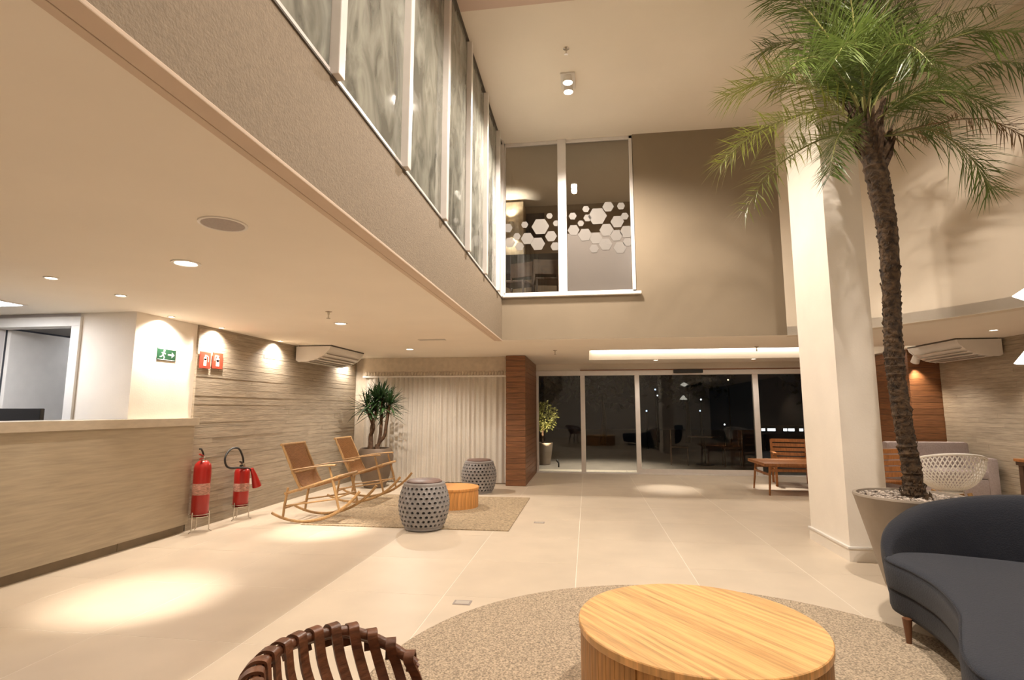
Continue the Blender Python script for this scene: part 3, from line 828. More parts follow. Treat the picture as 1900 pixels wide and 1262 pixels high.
flat(t, 'running_figure', [circ(-0.035, 0.042, 0.012), quad_line((-0.04, 0.028), (-0.055, -0.008), 0.018), quad_line((-0.055, -0.008), (-0.03, -0.03), 0.011), quad_line((-0.03, -0.03), (-0.04, -0.055), 0.01),
                           quad_line((-0.055, -0.008), (-0.078, -0.03), 0.011), quad_line((-0.078, -0.03), (-0.10, -0.03), 0.01), quad_line((-0.042, 0.022), (-0.015, 0.005), 0.009), quad_line((-0.045, 0.022), (-0.075, 0.015), 0.009)])
flat(t, 'arrow', [quad_line((0.02, 0.0), (0.085, 0.0), 0.016), [(0.075, 0.032), (0.115, 0.0), (0.075, -0.032)]])
flat(t, 'border_line', [rect(-0.125, 0.125, -0.062, -0.057), rect(-0.125, 0.125, 0.057, 0.062)])
def fire_sign(loc, label, hose):
    t = sign_plate(loc, 0.19, 0.20, 'redsign', 'fire_sign', label, 'red fire equipment signs')
    if hose:
        flat(t, 'pictogram', [rect(-0.028, 0.022, -0.07, 0.02), circ(-0.003, 0.02, 0.025), rect(-0.011, 0.006, 0.04, 0.065), quad_line((0.0, 0.062), (0.05, 0.045), 0.012), quad_line((0.05, 0.045), (0.055, -0.02), 0.010)])
    else:
        flat(t, 'pictogram', [rect(-0.03, 0.03, -0.07, 0.012), circ(0, 0.012, 0.03), rect(-0.009, 0.009, 0.03, 0.06), quad_line((-0.05, 0.065), (0.02, 0.058), 0.014), quad_line((-0.05, 0.065), (-0.058, 0.0), 0.010)])
fire_sign((XW + 0.012, 5.995, 2.0), 'red fire extinguisher sign on the stone wall, next to the pier', True)
fire_sign((XW + 0.012, 6.22, 2.01), 'red fire extinguisher sign on the stone wall, farther from the pier', False)
t = thing('wall_socket', 'small white wall socket between the extinguishers and rocking chairs', 'socket', (XW + 0.01, 7.05, 0.42))
MB().bbox(0, 0.010, -0.055, 0.055, -0.04, 0.04, 0.003).build('plate', 'white_plastic', t)
MB().lathe([(0, 0), (0.02, 0), (0.02, .003), (0, .003)], 14).build('insert', 'ac_grille', t).rotation_euler = (0, R(90), 0)
t.children[1].location = (0.0095, 0, 0)

# ================================================================== FIRE EXTINGUISHERS
def extinguisher(loc, h, r, z0, label, big):
    t = thing('fire_extinguisher', label, 'fire extinguisher', loc, 0, 'fire extinguishers by the stone wall')
    body = MB().lathe([(r * 0.85, z0), (r, z0 + 0.02), (r, z0 + h * 0.86), (r * 0.9, z0 + h * 0.93), (r * 0.55, z0 + h * 0.985), (r * 0.32, z0 + h)], 28).build('cylinder', 'red', t, smooth=True)
    zt = z0 + h
    MB().lathe([(r * 1.003, z0 + h * 0.38), (r * 1.012, z0 + h * 0.385), (r * 1.012, z0 + h * 0.58), (r * 1.003, z0 + h * 0.585)], 28).build('label', 'label', body, smooth=True)
    MB().lathe([(r * 0.30, zt - 0.01), (r * 0.34, zt + 0.02), (r * 0.25, zt + 0.05), (r * 0.1, zt + 0.055)], 16).build('valve', 'chrome', t, smooth=True)
    MB().beam((0, 0, zt + 0.045), (0.03, -0.10, zt + 0.075), 0.025, 0.012).build('lever', 'red' if big else 'black', t)
    MB().beam((0, 0, zt + 0.025), (0.03, -0.09, zt + 0.02), 0.025, 0.012).build('carry_handle', 'red' if big else 'black', t)
    if big:
        MB().tube(catmull([(0, 0, zt + 0.03), (0.0, -0.01, zt + 0.08), (0.01, -0.06, zt + 0.13), (0.02, -0.10, zt + 0.135)], 5), 0.010, 8).build('hose', 'black', t, smooth=True)
    else:
        p = catmull([(0, 0.01, zt + 0.02), (0.01, -0.02, zt + 0.12), (0.02, -0.14, zt + 0.245), (0.02, -0.30, zt + 0.24), (0.02, -0.39, zt + 0.14), (0.03, -0.34, zt + 0.03), (0.05, -0.16, zt + 0.005), (0.06, 0.02, zt - 0.02), (0.06, 0.10, zt - 0.06)], 6)
        MB().tube(p, 0.012, 8).build('hose', 'black', t, smooth=True)
        MB().tube([(0.07, 0.09, zt - 0.03), (0.085, 0.13, zt - 0.12), (0.10, 0.18, zt - 0.27)], [0.022, 0.035, 0.058], 14).build('horn', 'red', t, smooth=True)
    rk = MB().tube([(r * 1.1 * math.cos(2 * PI * k / 20), r * 1.1 * math.sin(2 * PI * k / 20), z0 + 0.02) for k in range(21)], 0.005, 6, cap=False)
    rk.build('stand_ring', 'chrome', t, smooth=True)
    for k in range(3):
        a = 2 * PI * k / 3 + 0.4
        MB().tube([(r * 1.1 * math.cos(a), r * 1.1 * math.sin(a), z0 + 0.05), (r * 1.15 * math.cos(a), r * 1.15 * math.sin(a), 0.02), (r * 1.5 * math.cos(a), r * 1.5 * math.sin(a), 0.005)], 0.006, 6).build('stand_leg', 'chrome', t, smooth=True)
    MB().lathe([(0, z0 - 0.012), (r * 1.05, z0 - 0.012), (r * 1.05, z0 - 0.002), (0, z0 - 0.002)], 20).build('stand_plate', 'chrome', t)
    return t
extinguisher((-4.48, 5.90, 0), 0.63, 0.092, 0.18, 'tall red fire extinguisher on a wire stand at the counter end', True)
extinguisher((-4.46, 6.62, 0), 0.49, 0.092, 0.17, 'shorter red fire extinguisher with a looped black hose', False)

# ================================================================== CURTAIN
t = thing('curtain', 'white pleated sheer curtain behind the yucca', 'curtain', (0, 0, 0))
n = 420; xs = [-4.40 + (2.86) * i / n for i in range(n + 1)]
def cy(x, z):
    k = 0.5 + 0.5 * math.sin(x * 1.7 + 0.6)
    amp = 0.011 + 0.013 * k
    return 10.33 + amp * math.sin(x * 62 + 1.6 * math.sin(x * 5.3) + 0.5 * math.sin(z * 0.9 + x * 3)) + 0.012 * math.sin(x * 23 + 0.6 * z)
zs = [0.02, 0.4, 0.9, 1.4, 1.8, 2.03]
vsx = [(x, cy(x, z), z) for x in xs for z in zs]
m_ = len(zs)
fsx = [(i * m_ + k, (i + 1) * m_ + k, (i + 1) * m_ + k + 1, i * m_ + k + 1) for i in range(n) for k in range(m_ - 1)]
MB().add(vsx, fsx).build('fabric', 'curtain', t, smooth=True, recalc=False)
MB().bbox(-4.45, -1.53, 10.29, 10.37, 2.03, 2.06, 0.005).build('rail', 'trimwhite', t)
mb = MB()
for i in range(48):
    x = -4.38 + i * 0.06
    mb.sphere((x, 10.30, 2.10 + 0.01 * math.sin(i * 2.1)), 0.035, 8, (0.8, 0.5, 1.3))
mb.box(-4.45, -1.53, 10.31, 10.40, 2.06, ZC - 0.002)
o = mb.build('gathered_heading', 'pelmet', t, smooth=True)

# ================================================================== RUGS
o = MB().bbox(-3.50, -0.93, 6.40, 8.78, 0.0, 0.012, 0.004).build('rug', 'rug_tan'); tag(o, 'rectangular tan sisal rug under the rocking chairs', 'rug')
RC = (0.60, 2.85, 1.77)
o = MB().lathe([(0, 0.0), (RC[2], 0.0), (RC[2] + 0.004, 0.006), (RC[2], 0.014), (0, 0.014)], 96, (RC[0], RC[1])).build('round_rug', 'rug', smooth=True); tag(o, 'large round speckled jute rug under the bamboo coffee table', 'rug')

# floor boxes
for loc, lab in (((-0.93, 4.06, 0), 'small metal floor outlet beside the round rug'), ((-0.62, 6.94, 0), 'small metal floor outlet beside the rectangular rug')):
    t = thing('floor_outlet', lab, 'floor outlet', loc, 0, 'floor outlets')
    MB().bbox(-0.065, 0.065, -0.045, 0.045, 0, 0.004, 0.0015).build('cover', 'grey_grille', t)
    MB().box(-0.05, 0.05, -0.03, 0.03, 0.004, 0.005).build('lid', 'ac_grille', t)

# ================================================================== ROCKING CHAIRS
def rocking_chair(loc, label):
    t = thing('rocking_chair', label, 'rocking chair', loc, 0, 'rocking chairs on the tan rug')
    W = 0.54
    def arc(x):
        Rr = 0.92
        return Rr - math.sqrt(max(Rr * Rr - x * x, 0.01))
    for s, y in ((0, 0.0), (1, W)):
        MB().tube([(x, y, arc(x) + 0.018) for x in [(-0.40 + 1.14 * k / 20) for k in range(21)]], 0.018, 8, flat=(1, 0.8)).build('rocker', 'rockwood', t, smooth=True)
        MB().tube([(-0.25, y, arc(-0.25) + 0.02), (-0.235, y, 0.20), (-0.20, y, 0.42)], [0.014, 0.017, 0.015], 8).build('leg', 'rockwood', t, smooth=True)
        MB().tube([(0.485, y, arc(0.485) + 0.02), (0.42, y, 0.40), (0.335, y, 0.68)], [0.014, 0.019, 0.013], 8).build('leg', 'rockwood', t, smooth=True)
        MB().tube([(-0.24, y, 0.345), (0.10, y, 0.445), (0.46, y, 0.565)], 0.018, 8).build('side_rail', 'rockwood', t, smooth=True)
        MB().tube([(-0.02, y, 0.385), (-0.12, y, 0.56), (-0.31, y, 0.95)], [0.017, 0.018, 0.014], 8).build('back_post', 'rockwood', t, smooth=True)
        MB().tube(catmull([(-0.16, y, 0.635), (0.08, y, 0.675), (0.30, y, 0.70), (0.42, y, 0.705)], 4), [0.014] * 8 + [0.019] * 5, 8, flat=(0.6, 1.3)).build('armrest', 'rockwood', t, smooth=True)
        MB().tube([(-0.22, y, 0.20), (0.46, y, 0.30)], 0.010, 8).build('stretcher', 'rockwood', t, smooth=True)
    for p in ((-0.31, 0.945), (-0.14, 0.60)):
        MB().cyl((p[0], -0.02, p[1]), (p[0], W + 0.02, p[1]), 0.017, n=8).build('back_rail', 'rockwood', t, smooth=True)
    for p in ((-0.22, 0.352), (0.45, 0.562)):
        MB().cyl((p[0], -0.02, p[1]), (p[0], W + 0.02, p[1]), 0.017, n=8).build('seat_rail', 'rockwood', t, smooth=True)
    MB().cyl((-0.235, 0, 0.17), (-0.235, W, 0.17), 0.011, n=8).build('stretcher', 'rockwood', t, smooth=True)
    MB().cyl((0.45, 0, 0.31), (0.45, W, 0.31), 0.011, n=8).build('stretcher', 'rockwood', t, smooth=True)
    # slung cane back and seat, one continuous run of cords
    mb = MB()
    path = catmull([(-0.315, 0, 0.945), (-0.21, 0, 0.715), (-0.10, 0, 0.53), (0.0, 0, 0.43), (0.15, 0, 0.44), (0.30, 0, 0.495), (0.45, 0, 0.575)], 5)
    nb = 22
    for k in range(nb):
        y = 0.025 + (W - 0.05) * k / (nb - 1)
        mb.tube([(p.x, y, p.z) for p in path], 0.0105, 6, flat=(0.55, 1.05))
    mb.build('cane_sling', 'cane', t, smooth=True)
    return t
rocking_chair((-3.52, 6.46, 0.012), 'oak rocking chair with cane sling, the one nearer the fire extinguishers')
rocking_chair((-3.52, 7.92, 0.012), 'oak rocking chair with cane sling, in front of the yucca pot')

# ================================================================== CERAMIC STOOLS
def barrel(z):
    t = z / 0.55
    return 0.215 + 0.082 * math.sin(PI * min(1, max(0, t * 0.94 + 0.03)))
def stool(loc, label):
    t = thing('garden_stool', label, 'stool', loc, random.uniform(0, 1), 'pierced grey ceramic stools')
    nu, nv = 28, 9
    mb = MB(); z0, z1 = 0.035, 0.50
    def P(u, v, off=0.0):
        z = z0 + (z1 - z0) * v; r = barrel(z) + off; a = 2 * PI * u
        return (r * math.cos(a), r * math.sin(a), z)
    for i in range(nu):
        for j in range(nv):
            sh = 0.5 * (j % 2)
            cu, cv = (i + 0.5 + sh) / nu, (j + 0.5) / nv
            outer = []; mid = []; inner = []
            for k in range(8):
                a = 2 * PI * k / 8
                sx, sy = math.cos(a), math.sin(a)
                q = max(abs(sx), abs(sy))
                outer.append(P(cu + sx / q * 0.5 / nu, cv + sy / q * 0.5 / nv))
                mid.append(P(cu + sx * 0.30 / nu, cv + sy * 0.31 / nv, 0.006))
                inner.append(P(cu + sx * 0.235 / nu, cv + sy * 0.245 / nv, -0.022))
            vs_ = outer + mid + inner
            fs_ = []
            for k in range(8):
                k2 = (k + 1) % 8
                fs_.append((k, k2, 8 + k2, 8 + k)); fs_.append((8 + k, 8 + k2, 16 + k2, 16 + k))
            mb.add(vs_, fs_)
    mb.build('pierced_body', 'stool', t, smooth=True, angle=60)
    prof = [(barrel(z) - 0.02, z) for z in [0.03 + 0.48 * k / 10 for k in range(11)]]
    MB().lathe([(0.0, 0.03)] + prof + [(0.0, 0.51)], 28).build('liner', 'stool_dark', t, smooth=True)
    MB().lathe([(0.20, 0.0), (0.222, 0.0), (0.228, 0.018), (0.226, 0.038), (0.20, 0.038)], 36).build('base_band', 'stool', t, smooth=True)
    MB().lathe([(barrel(.5) - 0.03, 0.498), (barrel(.5) + 0.004, 0.498), (barrel(.5) + 0.002, 0.52), (barrel(.52) - 0.015, 0.532), (barrel(.52) - 0.04, 0.52)], 36).build('rim', 'stool', t, smooth=True)
    MB().lathe([(0.0, 0.515), (barrel(.52) - 0.03, 0.515), (barrel(.52) - 0.025, 0.54), (barrel(.52) - 0.05, 0.555), (0.0, 0.56)], 36).build('seat_pad', 'stool_lid', t, smooth=True)
    return t
stool((-1.95, 6.42, 0.012), 'pierced grey ceramic stool at the front of the tan rug')
stool((-1.86, 9.28, 0.0), 'pierced grey ceramic stool farther back by the curtain')

# ================================================================== DRUM TABLES
def drum(loc, r, h, nside, topm, sidem, label, name, gaps=()):
    t = thing(name, label, 'table', loc, 0)
    MB().lathe([(0, 0.01), (r - 0.045, 0.01), (r - 0.045, h - 0.03), (0, h - 0.03)], 48).build('core', 'darkwood', t)
    MB().lathe([(0, h - 0.035), (r - 0.002, h - 0.035), (r, h - 0.030), (r, h - 0.004), (r - 0.004, h), (0, h)], 96).build('top', topm, t, smooth=True)
    me = None; da = 2 * PI / nside
    for k in range(nside):
        if me is None:
            n = 4; g = 0.0012 / r
            ring0 = []; ring1 = []
            for q in range(n + 1):
                a = -da / 2 + g + (da - 2 * g) * q / n
                ring0.append((r - 0.008, a)); ring1.append((r - 0.04, a))
            sec = ring0 + ring1[::-1]
            mb = MB(); m2 = len(sec)
            vs_ = [(a * math.cos(b), a * math.sin(b), 0.0) for a, b in sec] + [(a * math.cos(b), a * math.sin(b), h - 0.035) for a, b in sec]
            fs_ = [tuple(range(m2))[::-1], tuple(range(m2, 2 * m2))] + [(i, (i + 1) % m2, m2 + (i + 1) % m2, m2 + i) for i in range(m2)]
            o = mb.add(vs_, fs_).build('stave', sidem, t); me = o.data
        else:
            o = bpy.data.objects.new('stave', me); C.objects.link(o); o.parent = t
        o.rotation_euler = (0, 0, k * da)
        if k in gaps:
            o.scale = (0.985, 0.985, 1)
    return t
drum((0.50, 2.80, 0.014), 0.56, 0.39, 64, 'tabletop', 'tableside', 'large round bamboo coffee table on the round rug', 'coffee_table', gaps=(42, 54, 45))
drum((-1.94, 7.86, 0.012), 0.36, 0.28, 40, 'smallwood', 'smallwood', 'small low honey-wood drum table between the ceramic stools', 'side_table')

# ================================================================== RATTAN ARMCHAIR (only its top is in the frame)
t = thing('rattan_armchair', 'dark brown rattan barrel armchair at the lower edge', 'armchair', (-0.545, 1.53, 0.0185), R(28))
def rim_pt(a, off=0.0, dz=0.0):
    # a = angle from the back (local -x), positive to the chair's left
    r = 0.315 + off
    k = abs(a) / R(118)
    x = -math.cos(a) * r * 1.0; y = math.sin(a) * r * 1.02
    z = 0.70 - 0.06 * k ** 2 - 0.16 * max(0, k - 0.62) ** 1.4 * 2.2
    return Vector((x - 0.03, y, z + dz))
angs = [R(-118 + 236 * k / 40) for k in range(41)]
MB().tube([rim_pt(a) for a in angs], 0.016, 10).build('top_rim', 'rattan', t, smooth=True)
MB().tube([rim_pt(a, 0.028, -0.022) for a in angs], 0.010, 8).build('outer_rim', 'rattan', t, smooth=True)
def low_pt(a):
    return Vector((-math.cos(a) * 0.235 + 0.05, math.sin(a) * 0.25, 0.40))
ns = 21
for k in range(ns):
    a = R(-114 + 228 * k / (ns - 1))
    top = rim_pt(a); lo = low_pt(a)
    d = (top - Vector((0.0, 0, top.z))).normalized()
    pts = [lo, lo.lerp(top, 0.35) + d * 0.022, lo.lerp(top, 0.7) + d * 0.016, top - d * 0.019, top - d * 0.012 + Vector((0, 0, 0.019)), top + d * 0.020 + Vector((0, 0, 0.017)), top + d * 0.046 - Vector((0, 0, 0.018)), top + d * 0.034 - Vector((0, 0, 0.055))]
    mb = MB()
    cp = catmull(pts, 4)
    # flat strap section
    tg = Vector((-d.y, d.x, 0))
    ring = []
    for i, p in enumerate(cp):
        t0 = (cp[min(i + 1, len(cp) - 1)] - cp[max(i - 1, 0)]).normalized()
        nn = t0.cross(tg).normalized()
        wv = tg * 0.0165; hv = nn * 0.004
        ring.append([p - wv - hv, p + wv - hv, p + wv + hv, p - wv + hv])
    mb.loft(ring)
    mb.build('strap', 'rattan', t, smooth=True, angle=50)
MB().tube([low_pt(2 * PI * k / 36) for k in range(37)], 0.016, 8, cap=False).build('seat_ring', 'rattan', t, smooth=True)
MB().lathe([(0, 0.385), (0.20, 0.385), (0.225, 0.40), (0.215, 0.44), (0.15, 0.455), (0, 0.46)], 32, (0.05, 0)).build('seat', 'rattan', t, smooth=True)
for sx in (-1, 1):
    for sy in (-1, 1):
        MB().tube([(0.05 + sx * 0.16, sy * 0.16, 0.39), (0.05 + sx * 0.21, sy * 0.21, 0.0)], [0.018, 0.013], 8).build('leg', 'rattan', t, smooth=True)

# ================================================================== CURVED NAVY SOFA
t = thing('curved_sofa', 'navy blue curved sofa on the round rug at the right', 'sofa', (0, 0, 0))
seat_plan = [(1.895, 3.93), (1.90, 3.64), (1.865, 3.34), (1.74, 2.98), (1.60, 2.74), (1.45, 2.48), (1.40, 2.28), (1.48, 2.10), (1.75, 1.98), (2.2, 1.92), (2.7, 2.02), (3.05, 2.35), (3.2, 2.85), (3.14, 3.4), (2.95, 3.75), (2.67, 3.94), (2.43, 4.04), (2.23, 4.10), (2.04, 4.08)]
sp = catmull([(x, y, 0) for x, y in seat_plan], 5, closed=True)
def offs(pl, d):
    n = len(pl); out = []
    for i in range(n):
        a = pl[(i - 1) % n]; b = pl[(i + 1) % n]
        tt = (b - a).normalized(); nn = Vector((tt.y, -tt.x, 0))   # outward for a CCW loop
        out.append(pl[i] + nn * d)
    return out
def slab(pl, layers, name, m, parent):
    return MB().loft([[(p.x, p.y, z) for p in offs(pl, d)] for d, z in layers]).build(name, m, parent, smooth=True, angle=60)
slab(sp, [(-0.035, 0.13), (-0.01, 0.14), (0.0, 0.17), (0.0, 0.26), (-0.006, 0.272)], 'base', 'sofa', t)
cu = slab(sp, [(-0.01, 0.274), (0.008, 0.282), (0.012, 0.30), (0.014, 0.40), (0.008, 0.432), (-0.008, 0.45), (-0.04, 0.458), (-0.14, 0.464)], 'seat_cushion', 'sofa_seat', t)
MB().tube([(p.x, p.y, 0.440) for p in offs(sp, 0.006)] + [tuple(offs(sp, 0.006)[0][:2]) + (0.440,)], 0.006, 6, cap=False).build('piping', 'sofa', cu, smooth=True)
ridge = [(1.93, 3.90, .43), (1.96, 4.02, .48), (2.06, 4.15, .56), (2.24, 4.26, .65), (2.50, 4.31, .745), (2.80, 4.20, .81), (3.15, 3.95, .83), (3.36, 3.5, .83), (3.40, 3.0, .82), (3.28, 2.5, .72), (3.1, 2.15, .55)]
rp = catmull(ridge, 6)
rings = []
for i, p in enumerate(rp):
    a = rp[max(i - 1, 0)]; b = rp[min(i + 1, len(rp) - 1)]
    tt = Vector((b.x - a.x, b.y - a.y, 0)).normalized(); nn = Vector((-tt.y, tt.x, 0))   # outward (away from seat)
    endk = min(1.0, min(i, len(rp) - 1 - i) / 20.0); endk = max(0.2, endk)
    hw = 0.125 * endk
    zt, zb = p.z, 0.15
    cx = Vector((p.x, p.y, 0))
    ring = []
    n = 18
    for k in range(n):
        a_ = 2 * PI * k / n
        ca, sa = math.cos(a_), math.sin(a_)
        e = 0.55
        u = math.copysign(abs(ca) ** e, ca); v = math.copysign(abs(sa) ** (0.75 if sa > 0 else 0.5), sa)
        zz = (zt + zb) / 2 + v * (zt - zb) / 2
        lean = 0.10 * (zz - 0.4) / 0.4
        ring.append(cx + nn * (u * hw + lean * endk) + Vector((0, 0, zz)))
    rings.append(ring)
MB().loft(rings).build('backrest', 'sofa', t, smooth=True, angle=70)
for x, y in ((1.88, 3.72), (1.60, 2.35), (2.9, 2.3), (3.15, 3.6), (2.3, 4.05)):
    MB().lathe([(0.012, 0.0), (0.014, 0.0), (0.026, 0.14), (0.02, 0.14)], 14, (x, y)).build('leg', 'leg', t, smooth=True).location = (0, 0, 0.014)

# ================================================================== PALM IN POT
PX, PY = 2.56, 4.87
t = thing('potted_palm', 'tall palm in a tapered beige pot beside the column', 'potted palm', (PX, PY, 0))
pot = MB().lathe([(0.20, 0.0), (0.215, 0.01), (0.30, 0.35), (0.385, 0.68), (0.395, 0.705), (0.39, 0.72), (0.365, 0.72), (0.355, 0.68), (0.0, 0.66)], 56).build('pot', 'potgrey', t, smooth=True)
MB().lathe([(0, 0.695), (0.2, 0.70), (0.358, 0.692), (0.358, 0.68), (0, 0.68)], 40).build('pebble_bed', 'soil', pot, smooth=True)
rng = random.Random(11)
mb = MB()
for k in range(420):
    rr = 0.345 * math.sqrt(rng.random()); aa = rng.uniform(0, 2 * PI); s_ = rng.uniform(0.008, 0.020)
    mb.sphere((rr * math.cos(aa), rr * math.sin(aa), 0.702), s_, 6, (1.2, 1, 0.7))
o = mb.build('pebbles', 'pebble', pot, smooth=True); o['kind'] = 'stuff'
# trunk
tp = catmull([(0.043, 0.0, 0.677), (0.033, 0.0, 0.923), (0.002, 0.0, 1.312), (-0.018, 0.0, 1.756), (-0.005, 0.0, 2.21), (0.019, 0.0, 2.866), (-0.016, 0.0, 3.328), (-0.075, 0.0, 3.854)], 20)
rad = []
for i, p in enumerate(tp):
    k = i / (len(tp) - 1)
    base = 0.064 + 0.05 * max(0, 0.08 - k) / 0.08 + 0.030 * max(0, (k - 0.6)) / 0.4
    rad.append(base + 0.006 * (i % 3 == 0) + rng.uniform(-0.004, 0.004))
tr = MB().tube(tp, rad, 18).build('trunk', 'palmbark', t, smooth=True)
mb = MB()
for i in range(900):
    k = rng.random(); q = k * (len(tp) - 1); i0 = min(int(q), len(tp) - 2)
    c = tp[i0].lerp(tp[i0 + 1], q - i0); a = rng.uniform(0, 2 * PI); r_ = rad[i0]
    d = Vector((math.cos(a), math.sin(a), 0)); sd = Vector((-d.y, d.x, 0))
    b0 = c + d * (r_ - 0.006); wd = rng.uniform(0.008, 0.016); ln = rng.uniform(0.008, 0.018)
    mb.add([b0 - sd * wd, b0 + sd * wd, b0 + Vector((0, 0, 0.045)) + d * 0.004, b0 + d * ln + Vector((0, 0, 0.03))], [(0, 1, 3), (1, 2, 3), (2, 0, 3), (0, 2, 1)])
o = mb.build('leaf_scars', 'palmbark', tr); o['kind'] = 'stuff'
crown = tp[-1] + Vector((0, 0, 0.02))
mb = MB()
for i in range(60):
    a = rng.uniform(0, 2 * PI); z = rng.uniform(-0.38, 0.10)
    d = Vector((math.cos(a), math.sin(a), 0))
    p0 = crown + Vector((0.12 * (-z) , 0, z)) + d * 0.07
    mb.tube([p0, p0 + d * 0.05 + Vector((0, 0, 0.09)), p0 + d * rng.uniform(0.06, .12) + Vector((0, 0, 0.20))], [0.022, 0.016, 0.006], 5)
o = mb.build('leaf_bases', 'boot', tr, smooth=True)

def frond(parent, pts, m, ll=0.30, nleaf=62, seed=0, name='frond', rach='rachis'):
    """pts: control points of the rib; leaflets on both sides, each a folded blade"""
    rg = random.Random(seed)
    cp = catmull(pts, 10)
    L = [0]
    for i in range(1, len(cp)): L.append(L[-1] + (cp[i] - cp[i - 1]).length)
    tot = L[-1]
    def at(s):
        for i in range(1, len(cp)):
            if L[i] >= s:
                f = (s - L[i - 1]) / max(1e-6, L[i] - L[i - 1])
                return cp[i - 1].lerp(cp[i], f), (cp[i] - cp[i - 1]).normalized()
        return cp[-1], (cp[-1] - cp[-2]).normalized()
    ob = MB().tube(cp, [0.011 * (1 - 0.85 * i / (len(cp) - 1)) for i in range(len(cp))], 5).build(name, rach, parent, smooth=True)
    mb = MB()
    for k in range(nleaf):
        s = tot * (0.16 + 0.84 * k / (nleaf - 1))
        p, tg = at(s)
        side = tg.cross(Vector((0, 0, 1)))
        side = side.normalized() if side.length > 0.15 else Vector((1, 0, 0))
        up = side.cross(tg).normalized()
        kk = s / tot
        lf = 1.35 * ll * (0.50 + 0.9 * math.sin(PI * min(1, 0.18 + 0.72 * kk))) * 0.78
        for sg in (-1, 1):
            l_ = lf * rg.uniform(0.85, 1.1)
            out = (side * sg * rg.uniform(0.45, 0.90) + tg * rg.uniform(0.65, 0.95) + up * rg.uniform(-0.65, 0.75)).normalized()
            mid = p + out * l_ * 0.5
            tip = p + out * l_ + Vector((0, 0, -l_ * rg.uniform(0.02, 0.22)))
            wv = out.cross(up + side * 0.3 * sg).normalized() * 0.0046
            mb.add([p - wv * 0.5, p + wv * 0.5, mid + wv, tip, mid - wv], [(0, 1, 2, 4), (4, 2, 3)])
    o = mb.build('leaflets', m, ob, recalc=False)
    return ob
